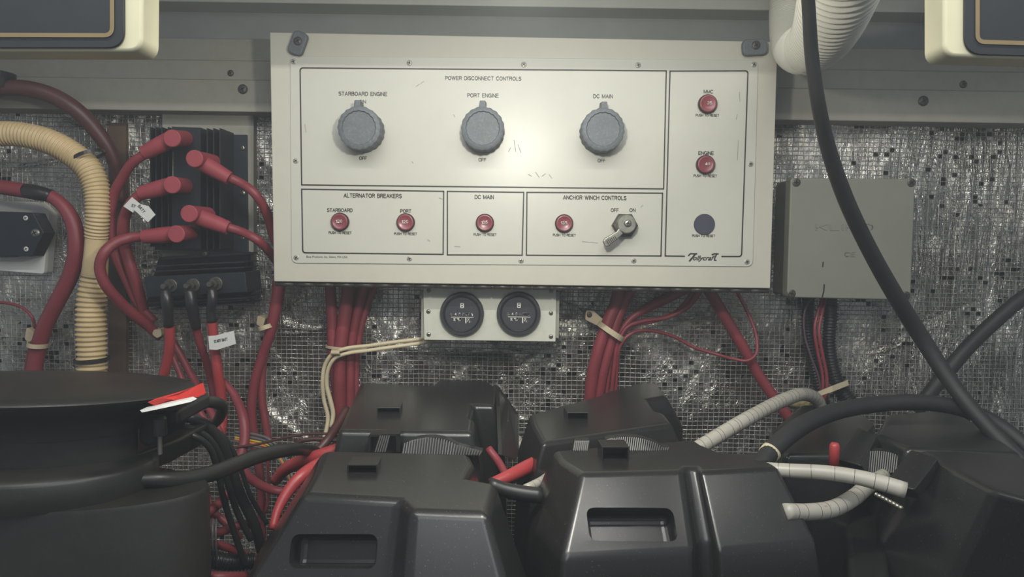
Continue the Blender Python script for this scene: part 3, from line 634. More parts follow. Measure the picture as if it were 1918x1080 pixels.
def cable(name, label, pts, wd, mat, cat='cable', group=None, parent=None, **kw):
    if parent: return tube(name, pts, wd, mat, parent, **kw)
    return tube(name, pts, wd, mat, label=label, cat=cat, group=group, **kw)
def boot(par, disc, tail, slv, ws, Yf, Yb):
    """terminal boot: cap along Y (front disc to the stud) and a sleeve to the cable"""
    c = P(disc[0], disc[1], Yf); r = 16 * S(Yf)
    cb = P(tail[0], tail[1], Yb) if tail else Vector((c.x + 0.004, Yb, c.z))
    path = np.array([tuple(cb), tuple(cb * 0.1 + c * 0.9), tuple(c)]); V1 = sweep(path, [r * 0.96, r * 0.97, r], 28)
    cc = c + Vector((0, 0.010, 0)); p2, rr = pathw([(disc[0], disc[1], Yf + 0.016), ((disc[0] + slv[0]) / 2, (disc[1] + slv[1]) / 2, Yf + 0.016), (slv[0], slv[1], Yf + 0.018)], [ws[0], ws[0], ws[1]])
    b = obj('terminal_boot', *join(V1, sweep(p2, rr, 24)), M['boot'], par, smooth=True); b.data.set_sharp_from_angle(angle=0.7)
    obj('cap_rim', *lathe_y(c.x, c.z, [(Yf, r * 1.0), (Yf - 0.0012, r * 1.0), (Yf - 0.0018, r * 0.92)], 28), M['boot'], b)
B = -0.105
c1 = cable('red_cable', 'red cable from the top left boot of the isolator, curving down beside the cream hose', [(274, 287, B + .018), (250, 303, B + .02), (228, 335, -.075), (214, 362, -.07), (208, 400, -.065), (210, 440, -.06), (216, 475, -.055), (228, 505, -.05), (242, 535, -.045), (258, 567, -.04), (290, 602, -.035)], [17, 18, 18, 18, 18, 18, 18, 17, 17, 16, 14], M['red'])
boot(c1, (323, 259), (350, 260), (271, 286), (30, 26), B, -0.055)
c2 = cable('red_cable', 'red cable with folded white tag from the left middle boot of the isolator', [(266, 361, B + .018), (248, 378, B + .02), (235, 402, -.075), (230, 430, -.07), (235, 465, -.06), (248, 510, -.055), (262, 555, -.045), (274, 600, -.03)], [18, 20, 20, 21, 21, 21, 20, 18], M['red'])
boot(c2, (323, 346), (350, 349), (264, 362), (30, 25), B, -0.055)
c3 = cable('red_cable', 'red cable from the top right boot, running under the control panel edge', [(430, 333, B + .018), (450, 342, B + .02), (475, 360, -.09), (493, 385, -.08), (505, 415, -.065), (515, 450, -.05), (540, 490, -.04)], 17, M['red'])
boot(c3, (365, 297), None, (430, 334), (30, 25), B, -0.06)
c4 = cable('red_cable', 'red cable from the lower right boot, running under the control panel edge', [(425, 425, B + .018), (450, 433, B + .02), (480, 448, -.09), (500, 466, -.075), (520, 492, -.05), (540, 520, -.04)], 16.5, M['red'])
boot(c4, (355, 400), None, (428, 427), (31, 26), B, -0.06)
c5 = cable('red_cable', 'red cable looping from the lowest left boot over the cream hose', [(272, 442, B + .018), (245, 445, B + .015), (217, 454, -.10), (195, 474, -.11), (187, 500, -.11), (196, 530, -.105), (220, 560, -.09), (252, 590, -.07), (280, 612, -.05), (300, 632, -.04)], [18, 19, 20, 20, 20, 20, 20, 20, 19, 16], M['red'])
boot(c5, (331, 438), (361, 435), (270, 443), (30, 26), B, -0.055)
def tagq(par, pts, Y, txt, tx, ty, tw, rot):
    t = obj('label_tag', *slab(pl(pts, Y), Y + 0.0006), M['tag'], par, label='white paper tag reading ' + txt)
    return t
t = tagq(c2, [(247, 369), (231, 386), (249, 398), (263, 382)], B - 0.001, 'START BATT', 0, 0, 0, 0)
t2 = obj('label_flag', *slab(pl([(264, 382), (250, 392), (277, 416), (291, 402), (278, 386)], B - 0.004), B - 0.003), M['tag'], c2)
sign('ST', 250, 385, 8, 5.5, B - 0.002, M['ink'], c2, rot=-25); sign('BATT', 265, 391, 17, 5.5, B - 0.0042, M['ink'], c2, rot=-52)

# ================================================================== LOWER ISOLATOR
li = thing('battery_isolator', 'low black battery isolator with horizontal fins and three bolted terminals', 'heat sink', P(365, 580, -0.02))
o = obj('terminal_block', *slab(pl([(270, 518), (275, 557), (463, 547), (459, 509)], -0.075), -0.02), M['heatsink'], li); finish(o, bevel=0.001, seg=2)
for (a, b, x0, x1, yb) in (((287, 497), (458, 489), 0, 0, 0), ((285, 507), (458, 499), 0, 0, 0)):
    V, Fs = slab([P(a[0], a[1], -0.066), P(a[0], a[1] + 2.5, -0.066), P(b[0], b[1] + 2.5, -0.066), P(b[0], b[1], -0.066)], -0.015); obj('fin', V, Fs, M['heatsink'], li)
obj('back_plate', *slab(pl([(298, 481), (272, 575), (468, 560), (465, 471)], -0.020), -0.012), M['heatsink'], li)
for (a, b) in (((278, 566), (463, 556)), ((282, 578), (463, 567))):
    V, Fs = slab([P(a[0], a[1], -0.066), P(a[0], a[1] + 2.5, -0.066), P(b[0], b[1] + 2.5, -0.066), P(b[0], b[1], -0.066)], -0.015); obj('fin', V, Fs, M['heatsink'], li)
V, Fs = slab([P(300, 482, -0.045), P(300, 486, -0.045), P(466, 476, -0.045), P(466, 472, -0.045)], -0.015); obj('fin', V, Fs, M['heatsink'], li)
screw(384, 475, -0.046, 6, li, M['darksteel'], dome=0.003)
for (x, y) in ((311, 536), (354, 535), (397, 532)):
    c = P(x, y, -0.09); s_ = S(-0.09)
    bt = obj('bolt', *join(lathe_y(c.x, c.z, [(-0.075, 13 * s_), (-0.079, 13 * s_), (-0.0795, 12 * s_)], 28), lathe_y(c.x - 0.001, c.z, [(-0.079, 9 * s_), (-0.086, 9 * s_)], 6), lathe_y(c.x - 0.002, c.z, [(-0.086, 5.5 * s_), (-0.094, 5.5 * s_), (-0.095, 4.5 * s_)], 16)), M['darksteel'], li)
def taped(label, blackpts, wb, redpts, wr, mat='red'):
    c = cable('red_cable', label, redpts, wr, M[mat])
    tube('tape_sleeve', blackpts, wb, M['tape'], c); return c
taped('red cable with black taped end on the left bolt of the lower isolator', [(310, 543, -.088), (312, 560, -.092), (315, 590, -.09), (316, 609, -.085)], [20, 22, 18, 19.5], [(316, 600, -.085), (318, 640, -.08), (311, 685, -.075), (297, 730, -.07), (285, 780, -.07), (280, 900, -.07), (285, 1080, -.09)], [18.5, 19, 18.5, 18, 18, 18, 18], 'redbright')
taped('red cable with black taped end on the middle bolt of the lower isolator', [(355, 542, -.088), (358, 565, -.09), (363, 590, -.085), (368, 614, -.08)], [20, 22, 21, 18], [(366, 606, -.08), (374, 640, -.07), (386, 675, -.06), (395, 710, -.05), (402, 750, -.05)], [15, 15, 14.5, 14, 14])
c = taped('bright red cable with a white tag and black taped end on the right bolt', [(397, 540, -.088), (398, 560, -.092), (395, 580, -.09), (397, 603, -.088)], [18, 19, 17, 17.5], [(396, 595, -.088), (401, 640, -.085), (407, 690, -.085), (414, 740, -.08), (416, 790, -.08), (410, 830, -.09)], [17.5, 18, 18.5, 19, 19, 18], 'redbright')
obj('label_tag', *slab(pl([(390, 629), (392, 654), (406, 655), (442, 643.5), (437.5, 619), (404, 628)], -.108), -.1072), M['tag'], c, label='white paper tag reading START BATT')
sign('START BATT', 413.5, 637, 26, 5.6, -.108, M['ink'], c, rot=11)
cable('red_cable', 'red cable running behind the taped cables down to the right, left of the foil gap', [(318, 630, -.03), (340, 668, -.03), (360, 705, -.04), (382, 745, -.06), (402, 785, -.08), (418, 830, -.1)], 14, M['red'])
cable('red_cable', 'thin red cable emerging from behind the leftmost taped cable', [(318, 655, -.045), (333, 690, -.05), (350, 730, -.06), (375, 772, -.07), (395, 805, -.08)], [11, 11, 12, 13, 13], M['red'])
cable('red_cable', 'red cable bulging right in a bow and turning under the black hose', [(418, 712, -.07), (440, 742, -.08), (456, 785, -.10), (458, 825, -.11), (450, 862, -.12), (462, 888, -.12), (488, 908, -.11), (520, 919, -.10), (560, 915, -.1)], [12, 16, 18, 19, 19, 18, 17, 16, 16], M['red'])
cable('red_cable', 'red cable from behind the panel corner, the left one of the clamped pair', [(527, 500, -.03), (519, 560, -.035), (507, 620, -.035), (490, 670, -.03), (476, 720, -.03), (471, 770, -.03), (478, 830, -.03), (488, 900, -.03), (490, 1040, -.03)], [24, 23, 20, 18, 18, 18, 18, 16, 16], M['red'])
cable('red_cable', 'red cable on the right of the clamped pair beside the panel corner', [(520, 560, -.018), (503, 630, -.02), (492, 690, -.02), (490, 740, -.022), (497, 790, -.024), (505, 840, -.026)], [16, 14, 14, 15, 15, 15], M['red'])
tie = band('cable_clamp', 500, 611, -.033, 15, 0.014, 8, -18, M['tie'], label='cream nylon clamp holding the pair of red cables below the panel corner', cat='clamp')
obj('clamp_foot', *slab(pl(roundq([(483, 590), (480, 607), (492, 613), (497, 596)], 4), -.03), -.002), M['tie'], tie)
o = obj('cable_clamp', *slab(pl(roundq([(288, 617), (285, 626), (294, 633), (303, 628), (301, 616)], 3), -.055), -.002), M['tie'], label='small cream clamp where the looping red cables meet', cat='clamp')

# far left cables
cable('dark_red_cable', 'thick dark red cable sweeping from the top left corner down behind the cream hose', [(-420, 230, -.07), (-200, 195, -.07), (-60, 170, -.07), (0, 165, -.07), (50, 166, -.07), (100, 180, -.065), (145, 208, -.06), (180, 245, -.05), (207, 285, -.04), (222, 330, -.03), (228, 380, -.025)], [29, 29, 29, 29, 30, 30, 30, 29, 26, 22, 18], M['darkred'])
o = band('cable_clamp', 6, 150, -.07, 14, 0.018, 28, 4, M['rubber'], label='black clamp on the dark red cable in the top left corner', cat='clamp')
c = cable('red_cable', 'thick red cable at the far left curving down past the white mounting plate', [(-420, 320, -.06), (-200, 330, -.06), (-60, 344, -.06), (0, 350, -.06), (45, 357, -.06), (90, 365, -.06), (118, 385, -.06), (138, 420, -.06), (143, 465, -.06), (132, 515, -.055), (107, 565, -.05), (85, 610, -.045), (70, 660, -.04), (60, 730, -.04), (58, 900, -.04), (60, 1060, -.05)], [27, 27, 27, 27, 27, 24, 25, 28, 29, 29, 28, 28, 28, 28, 28, 28], M['red'])
tube('tape_sleeve', [(48, 357, -.06), (70, 361, -.062), (97, 367, -.06)], [27, 28, 24], M['tape'], c)
cable('red_wire', 'thin red wire arching at the far left below the mounting plate', [(-40, 568, -.02), (10, 567, -.02), (40, 575, -.022), (60, 593, -.025), (66, 615, -.02)], 5.5, M['red'], cat='wire')
cable('red_wire', 'thin red wire running down beside the thick far left cable', [(58, 640, -.03), (50, 675, -.03), (45, 720, -.03)], 5, M['red'], cat='wire')
t = band('cable_clamp', 71, 645, -.043, 15, 0.014, 8, 10, M['tie'], label='cream nylon clamp on the thick far left cable', cat='clamp')
obj('clamp_foot', *slab(pl(roundq([(50, 612), (46, 636), (60, 642), (64, 622)], 5), -.03), -.002), M['tie'], t)

# cream corrugated hose
hose = tube('corrugated_hose', [(-420, 300, -.075), (-200, 268, -.075), (-60, 254, -.075), (0, 250, -.075), (40, 252, -.075), (90, 264, -.075), (135, 288, -.075), (165, 315, -.075), (180, 350, -.075), (183, 400, -.075), (181, 443, -.07)], [46, 46, 46, 46, 46, 47, 48, 49, 48, 44, 42], M['cream'], rib=(0.0046, 0.13), label='cream corrugated hose bending down the left side of the bulkhead', cat='hose')
tube('hose_cuff', [(181, 442, -.07), (180, 480, -.068), (177, 517, -.065)], [38, 42, 45], M['cream'], hose, seg=28)
tube('lower_length', [(177, 516, -.065), (172, 560, -.065), (171, 620, -.065), (172, 670, -.065), (172, 740, -.065), (172, 880, -.065), (172, 1040, -.065)], [46, 53, 55, 54, 54, 54, 54], M['cream'], hose, rib=(0.0064, 0.15))
band('cable_tie', 167, 291, -.075, 26, 0.018, 6, -22, M['rubber'], label='black tie round the bend of the cream corrugated hose', cat='tie')
band('cable_tie', 172, 673, -.065, 28.5, 0.021, 7, -3, M['rubber'], label='black tie round the foot of the cream corrugated hose', cat='tie')

# ================================================================== bundles below the panel
g = 'red cables bundled left of the hour meters'
cable('red_cable', 'red cable at the left edge of the bundle left of the hour meters', [(617, 515, -.03), (620, 560, -.03), (622, 610, -.03), (623, 660, -.03), (628, 710, -.028), (635, 800, -.025)], [21, 21, 20, 18, 18, 18], M['red'], group=g)
cable('red_cable', 'thickest red cable in the bundle left of the hour meters', [(655, 515, -.032), (650, 560, -.034), (643, 610, -.034), (637, 660, -.034), (636, 720, -.034), (638, 800, -.03)], [24, 25, 25, 24, 24, 24], M['red'], group=g)
cable('red_cable', 'third red cable from the left in the bundle left of the hour meters', [(690, 515, -.028), (676, 560, -.028), (664, 610, -.028), (657, 660, -.028), (656, 720, -.03), (656, 800, -.03)], [19, 18, 17, 16, 16, 16], M['red'], group=g)
cable('red_cable', 'rightmost thin red cable in the bundle left of the hour meters', [(712, 515, -.020), (692, 560, -.020), (677, 610, -.022), (669, 660, -.022), (667, 720, -.024), (667, 800, -.024)], [15, 14, 13, 12, 11, 11], M['red'], group=g)
cable('red_cable', 'red cable tucked behind the bundle left of the hour meters', [(675, 515, -.012), (668, 560, -.012), (655, 610, -.014), (648, 700, -.016)], 15, M['red'], group=g)
cable('cream_wire', 'upper cream wire running from the meter plate and turning down beside the red bundle', [(830, 626, -.02), (795, 633, -.04), (740, 640, -.05), (690, 647, -.053), (645, 653, -.056), (622, 663, -.056), (608, 685, -.052), (604, 715, -.05), (607, 750, -.045), (614, 780, -.045), (610, 810, -.05), (598, 842, -.06)], [5, 7, 7.3, 7.3, 7.3, 7.3, 7.3, 7.5, 7.5, 8, 8, 8], M['creamwire'], cat='wire')
cable('cream_wire', 'lower cream wire running from the meter plate and turning down beside the red bundle', [(830, 634, -.02), (795, 641, -.04), (740, 649, -.05), (690, 656, -.053), (648, 662, -.054), (628, 670, -.054), (615, 690, -.05), (612, 720, -.046), (619, 750, -.045), (624, 775, -.045), (620, 800, -.05)], [5, 7, 7.3, 7.3, 7.3, 7.3, 7.3, 8, 8.5, 8.5, 7], M['creamwire'], cat='wire')
t = band('cable_clamp', 630, 659, -.056, 4, 0.006, 16, 90, M['tie'], label='small tan clamp pinning the cream wires to the red bundle', cat='clamp')
c = band('cable_tie', 648, 650, -.03, 37, 0.014, 5, 3, M['tie'], label='tan tie round the red bundle behind the cream wires', cat='tie')

g = 'red cables bundled right of the hour meters'
cable('red_cable', 'thick red cable at the left edge of the clamped bundle right of the hour meters', [(1158, 515, -.035), (1156, 560, -.035), (1140, 600, -.035), (1122, 650, -.034), (1110, 700, -.03), (1103, 760, -.025)], [24, 24, 24, 23, 23, 22], M['red'], group=g)
cable('red_cable', 'second thick red cable of the clamped bundle right of the hour meters', [(1195, 515, -.028), (1172, 560, -.03), (1155, 600, -.032), (1142, 650, -.032), (1129, 700, -.028), (1119, 760, -.022)], [24, 22, 20, 19, 19, 19], M['red'], group=g)
cable('red_cable', 'dark red cable fanning out right from the clamp, topmost', [(1300, 528, -.02), (1262, 552, -.022), (1215, 575, -.025), (1180, 598, -.028), (1158, 630, -.03), (1146, 670, -.026), (1138, 720, -.022), (1132, 770, -.02)], [22, 20, 18, 12, 9, 8, 8, 8], M['red'], group=g)
cable('red_cable', 'slim red cable fanning right from the clamp, under the topmost one', [(1315, 535, -.03), (1290, 572, -.03), (1250, 594, -.03), (1205, 601, -.032), (1175, 612, -.034), (1158, 640, -.034), (1150, 690, -.03), (1143, 760, -.022)], [14, 11, 8, 8, 8, 8, 8, 8], M['red'], group=g)
cable('red_cable', 'slim red cable just below its twin right of the clamp', [(1310, 530, -.025), (1272, 580, -.026), (1225, 601, -.028), (1185, 610, -.03), (1163, 632, -.03), (1150, 700, -.026)], [12, 9, 8, 7, 7, 7], M['red'], group=g)
cable('red_wire', 'thin red wire looping right from the clamp and around the diagonal cable', [(1152, 750, -.02), (1156, 690, -.028), (1160, 652, -.036), (1172, 632, -.038), (1192, 620, -.035), (1225, 620, -.03), (1262, 630, -.026), (1300, 650, -.024), (1345, 664, -.028), (1375, 672, -.042), (1400, 675, -.048), (1416, 663, -.046), (1418, 640, -.04), (1412, 612, -.03), (1398, 580, -.024), (1380, 545, -.02), (1370, 520, -.02)], 6.2, M['red'], cat='wire')
cable('red_cable', 'thick red cable slanting down right below the control panel', [(1310, 515, -.03), (1335, 555, -.03), (1365, 605, -.03), (1395, 655, -.03), (1420, 700, -.03), (1447, 740, -.032), (1480, 785, -.035), (1510, 830, -.04)], [23, 22, 21, 20, 20, 20, 20, 20], M['red'])
t = band('cable_clamp', 1144, 620, -.034, 27, 0.017, 10, 33, M['tie'], label='cream nylon clamp strapping the bundle right of the hour meters', cat='clamp')
obj('clamp_foot', *slab(pl(roundq([(1098, 580), (1096, 598), (1124, 612), (1130, 598), (1112, 582)], 4), -.03), -.002), M['tie'], t); screw(1104, 589, -.031, 5, t, M['darksteel'])

# below the grey box
cable('red_wire', 'thin red wire under the grey box, the left one of two', [(1545, 545, -.03), (1532, 585, -.04), (1526, 615, -.045), (1532, 660, -.045), (1541, 705, -.045), (1540, 760, -.045)], 6, M['red'], cat='wire')
cable('red_wire', 'thin red wire under the grey box, the right one of two', [(1550, 545, -.03), (1540, 585, -.042), (1534, 620, -.048), (1541, 665, -.048), (1548, 700, -.048), (1549, 730, -.048), (1543, 755, -.046)], 6, M['red'], cat='wire')
cable('purple_wire', 'thin purple grey wire on the left under the grey box', [(1530, 545, -.03), (1508, 580, -.035), (1507, 625, -.038), (1518, 665, -.04), (1533, 705, -.042), (1540, 745, -.042)], 4, M['purple'], cat='wire')
tube('corrugated_loom', [(1556, 540, -.03), (1556, 590, -.035), (1553, 640, -.035), (1560, 690, -.038), (1575, 730, -.045), (1605, 768, -.06)], [28, 27, 25, 28, 32, 36], M['loom'], rib=(0.0042, 0.2), label='glossy black corrugated loom below the grey box', cat='hose')
tube('corrugated_loom', [(1517, 540, -.012), (1512, 600, -.012), (1517, 650, -.012), (1530, 710, -.014), (1545, 760, -.02)], 24, M['loom'], rib=(0.0042, 0.15), label='dark corrugated loom behind the thin wires below the grey box', cat='hose')
o = obj('cable_tie', *shift_slab([P(1529, 735, -.07), P(1533, 742, -.07), P(1560, 733, -.075), P(1590, 721, -.06), P(1588, 712, -.06), P(1558, 723, -.075)], (0, 0.0015, 0)), M['creamwire'], label='long cream tie strap in front of the black loom', cat='tie')
V, Fs = lathe_z(P(1500, 740, -.012).x, -0.006, [(0.006, P(0, 738, -.01).z - .004), (0.022, P(0, 734, -.01).z), (0.018, P(0, 726, -.01).z + .002), (0.006, P(0, 722, -.01).z + .004)], 20, 0.5)
obj('foam_lump', V, Fs, M['foam'], smooth=True, label='tan foam lump on the foil behind the grey wrapped hose', cat='foam')

# ================================================================== white hose top right
wh = tube('ribbed_hose', [(1590, -90, -.40), (1580, -40, -.37), (1567, 0, -.34), (1553, 40, -.30), (1536, 72, -.25), (1518, 88, -.20)], [150, 146, 138, 124, 108, 96], M['whitehose'], rib=(0.0078, 0.07), seg=40, label='large white ribbed hose bending in front of the timbers, top right', cat='hose')
tube('hose_elbow', [(1520, 88, -.205), (1504, 92, -.17), (1490, 84, -.13), (1483, 60, -.10), (1480, 30, -.085), (1480, -20, -.08)], [98, 92, 84, 78, 74, 72], M['whitehose'], wh, rib=(0.004, 0.04), seg=40)

# ================================================================== black cables right
cable('black_cable', 'long black cable hanging from the top right and crossing the grey box', [(1510, -60, -.45), (1515, 20, -.43), (1520, 100, -.41), (1532, 190, -.39), (1552, 280, -.36), (1583, 370, -.33), (1625, 460, -.30), (1675, 550, -.27), (1728, 635, -.25), (1788, 725, -.27), (1842, 790, -.30), (1900, 850, -.33), (1960, 905, -.36)], [23, 24, 25, 26, 28, 29, 29, 30, 30, 29, 29, 30, 30], M['rubbermatte'])
cable('black_cable', 'black cable slanting up to the right edge behind the hanging cable', [(1980, 520, -.10), (1918, 556, -.10), (1865, 600, -.10), (1815, 648, -.10), (1775, 694, -.10), (1740, 738, -.10), (1715, 770, -.10)], [26, 26, 27, 27, 27, 26, 26], M['rubbermatte'])
c = cable('black_cable', 'thick black cable arching over the rear right battery boxes', [(1385, 930, -.42), (1410, 890, -.40), (1440, 850, -.38), (1485, 808, -.35), (1550, 775, -.31), (1630, 758, -.28), (1720, 753, -.27), (1800, 765, -.27), (1865, 793, -.28), (1920, 835, -.30), (1975, 890, -.33)], [36, 36, 36, 36, 33, 31, 31, 30, 30, 30, 30], M['rubbermatte'])
tube('marker_ring', [(1446, 843, -.3765), (1437, 853.5, -.3795)], 38.5, M['creamwire'], c, seg=24)
cable('black_hose', 'glossy black hose coming out of the black housing on the left', [(250, 897, -.46), (290, 897, -.455), (340, 897, -.44), (390, 888, -.42), (440, 870, -.39), (490, 852, -.36), (540, 842, -.33), (580, 843, -.28), (600, 850, -.24)], [26, 29, 31, 31, 30, 28, 25, 22, 20], M['rubber'], cat='hose')
cable('black_hose', 'short black hose between the two front battery boxes', [(915, 905, -.42), (940, 915, -.42), (975, 923, -.42), (1015, 928, -.42)], [26, 28, 30, 30], M['rubber'], cat='hose')
# grey wrapped hoses
def greyhose(label, pts, wd, step=0.017):
    h = tube('wrapped_hose', pts, wd, M['greyhose'], label=label, cat='hose')
    path, rad = pathw(pts, wd, 0.004); s = np.concatenate([[0], np.cumsum(np.linalg.norm(np.diff(path, axis=0), axis=1))])
    k = step * 0.6
    while k < s[-1] - 0.004:
        i = np.searchsorted(s, k); 
        if 1 <= i < len(path) - 1:
            t_ = path[i] - path[i - 1]; t_ /= np.linalg.norm(t_); pp = np.array([path[i] - t_ * 0.0002, path[i] + t_ * 0.0002])
            obj('wrap_seam', *sweep(pp, [rad[i] * 1.012] * 2, 16), M['darksteel'], h)
        k += step * random.uniform(0.7, 1.3)
    return h
greyhose('grey tape-wrapped hose running up right from behind the front right battery box', [(1290, 848, -.30), (1325, 828, -.29), (1375, 798, -.27), (1425, 770, -.24), (1470, 748, -.20), (1505, 738, -.17), (1530, 748, -.15), (1540, 768, -.14)], [28, 28, 28, 27, 26, 25, 24, 22], 0.010)
greyhose('straight grey wrapped hose entering the right-hand battery box, rust-stained', [(1430, 878, -.40), (1480, 881, -.41), (1540, 884, -.42), (1600, 892, -.43), (1650, 904, -.438), (1696, 918, -.445)], [27, 27, 28, 29, 31, 32], 0.015)
greyhose('curved grey wrapped hose below the straight one, between the right battery boxes', [(1470, 958, -.44), (1520, 958, -.43), (1560, 952, -.42), (1595, 934, -.41), (1625, 910, -.39), (1655, 890, -.36)], [32, 32, 32, 31, 29, 26], 0.011)
greyhose('short grey wrapped hose in the gap between the two rear battery boxes', [(925, 802, -.16), (945, 812, -.165), (965, 826, -.17), (985, 845, -.175)], 27, 0.012)
greyhose('small grey hose end low in the gap between the boxes', [(985, 915, -.40), (1010, 903, -.38), (1030, 890, -.35)], 18, 0.012)

# ================================================================== BATTERY BOXES
ZT = 0.275
def quadloop(px, z): return [PZ(x, y, z) for x, y in px]
def morph(loop, z, dxl, dxr, df, db, bb=None):
    xs = [p.x for p in loop]; ys = [p.y for p in loop]; x0, x1, y0, y1 = min(xs), max(xs), min(ys), max(ys)
    return [Vector(((x0 - dxl) + (p.x - x0) / (x1 - x0) * (x1 - x0 + dxl + dxr), (y0 - df) + (p.y - y0) / (y1 - y0) * (y1 - y0 + df + db), z)) for p in loop]
def loft(loops):
    n = len(loops[0]); V = [p for l in loops for p in l]; Fs = [tuple(range(n))]
    for j in range(len(loops) - 1):
        for i in range(n): i2 = (i + 1) % n; Fs.append((j * n + i, (j + 1) * n + i, (j + 1) * n + i2, j * n + i2))
    Fs.append(tuple(range(len(loops) * n - 1, (len(loops) - 1) * n - 1, -1))); return V, Fs
def fixn(o):
    bm = bmesh.new(); bm.from_mesh(o.data); bmesh.ops.recalc_face_normals(bm, faces=bm.faces); bm.to_mesh(o.data); bm.free()
def cutter(center, ux, n, sx, sz, depth, r):
    """rounded box cutter: ux along width, n outward face normal"""
    uz = n.cross(ux).normalized(); bm = bmesh.new(); bmesh.ops.create_cube(bm, size=1)
    for v in bm.verts: v.co = center + ux * v.co.x * sx + uz * v.co.y * sz + n * v.co.z * depth
    me = bpy.data.meshes.new('cut'); bm.to_mesh(me); bm.free(); o = bpy.data.objects.new('cut', me); C.objects.link(o)
    m = o.modifiers.new('b', 'BEVEL'); m.width = r; m.segments = 4; m.limit_method = 'NONE'; bpy.context.view_layer.update(); return o
def battery_box(label, top, loops, handle=None, bevel=0.006, ztop=ZT):
    L0 = quadloop(top, ztop); Ls = [L0]
    for lp in loops: Ls.append(lp(L0) if callable(lp) else lp)
    bx = thing('battery_box', label, 'battery box', Vector((sum(p.x for p in L0) / len(L0), sum(p.y for p in L0) / len(L0), 0)))
    body = obj('lid', *loft(Ls), M['blackplastic'], bx); fixn(body)
    cuts = []
    if handle:
        (hx0, hx1, hy0, hy1), (ia, ib) = handle
        a, b = L0[ia], L0[ib]; c2_ = Ls[1][ia]; n = (b - a).cross(c2_ - a).normalized()
        if n.y > 0: n = -n
        p00, p10, p01 = PP(hx0, hy0, n, a), PP(hx1, hy0, n, a), PP(hx0, hy1, n, a); p11 = PP(hx1, hy1, n, a)
        cen = (p00 + p11 + p10 + p01) / 4; ux = (p10 - p00).normalized(); ux = (ux - n * ux.dot(n)).normalized()
        sx = (p10 - p00).length * 0.5 + (p11 - p01).length * 0.5; sz = (p01 - p00).length
        cuts.append(cutter(cen, ux, n, sx, sz, 0.036, 0.006)); body['_n'] = 0; del body['_n']
    finish(body, bevel=bevel, seg=4, angle=20, cutters=cuts)
    return bx, body, Ls
def strap_slot(par, x0, x1, y0, y1, h=0.007, z=ZT):
    """raised moulded hood with an open front for the strap"""
    a, b = PZ(x0, y1, z), PZ(x1, y1, z); dpt = (PZ(x0, y0, z) - a).length; u = (b - a).normalized(); v = Vector((-u.y, u.x, 0)); t = 0.0012; W_ = (b - a).length
    def bx(u0, u1, v0, v1, z0, z1):
        Vv, Ff = box(u0, u1, v0, v1, z0, z1); return [a + u * q[0] + v * q[1] + Vector((0, 0, q[2])) for q in Vv], Ff
    o = obj('strap_slot', *join(bx(0, W_, 0, dpt, h - t, h), bx(0, t, 0, dpt, -0.001, h - t), bx(W_ - t, W_, 0, dpt, -0.001, h - t), bx(0, W_, dpt - t, dpt, -0.001, h - t)), M['blackplastic'], par)
    finish(o, bevel=0.0004, seg=2, smooth=False)
def strap_ribs(par, pts_px, z, n, name='ribbed_strap'):
    """ribbed webbing hump: pts_px = (x0, x1, y0, y1, arch px)"""
    x0, x1, Y, yb, arch, bot = pts_px; sh = []
    for i in range(n):
        t_ = (i + 0.5) / n; x = x0 + (x1 - x0) * t_; top = yb - arch(t_); 
        if bot - top < 3: continue
        p, q = P(x + 4, top, Y + 0.004), P(x, bot, Y - 0.004); r = abs(x1 - x0) / n * 0.33 * S(Y)
        sh.append(sweep(np.array([tuple(p), tuple(q)]), [r, r], 6))
    n0 = 10; back = [P(x0 + (x1 - x0) * k / n0 + 4, yb - arch(k / n0) - 1, Y + 0.006) for k in range(n0 + 1)] + [P(x1, bot, Y - 0.002), P(x0, bot, Y - 0.002)]
    o = obj(name, *slab(back, lambda p: p[1] + 0.01), M['rubber'], par)
    if sh: obj('strap_rib', *join(*sh), M['mesh'], o, kind='stuff')

# A: front left
topA = [(607, 842), (878, 848), (888, 868), (874, 893), (929, 903), (914, 960), (770, 954), (750, 934), (567, 924), (592, 880)]
bx, body, LA = battery_box('black lidded battery box at the front left, with moulded hand recess and strap slot', topA,
    [lambda L: morph(L, 0.185, 0.058, 0.034, 0.050, 0.012), lambda L: morph(L, 0.17, 0.062, 0.036, 0.050, 0.012), lambda L: morph(L, 0.0, 0.062, 0.036, 0.050, 0.012)], ((543, 706, 1000, 1064), (8, 7)))
strap_slot(body, 650, 707, 870, 886)
# B: front right
topB = [(1037, 843), (1115, 836), (1300, 822), (1315, 832), (1350, 846), (1385, 848), (1420, 843), (1458, 875), (1312, 882), (1304, 874), (1284, 874), (1276, 881), (1090, 886), (1050, 862)]
bx, body, LB = battery_box('large black battery box at the front centre right, with raised strap hood and hand recess', topB,
    [lambda L: morph(L, 0.228, 0.022, 0.018, 0.050, 0.006), lambda L: morph(L, 0.20, 0.026, 0.022, 0.056, 0.008), lambda L: morph(L, 0.0, 0.026, 0.022, 0.060, 0.008)], ((1101, 1266, 950, 1012), (12, 11)))
strap_slot(body, 1127, 1178, 848, 862, 0.012)
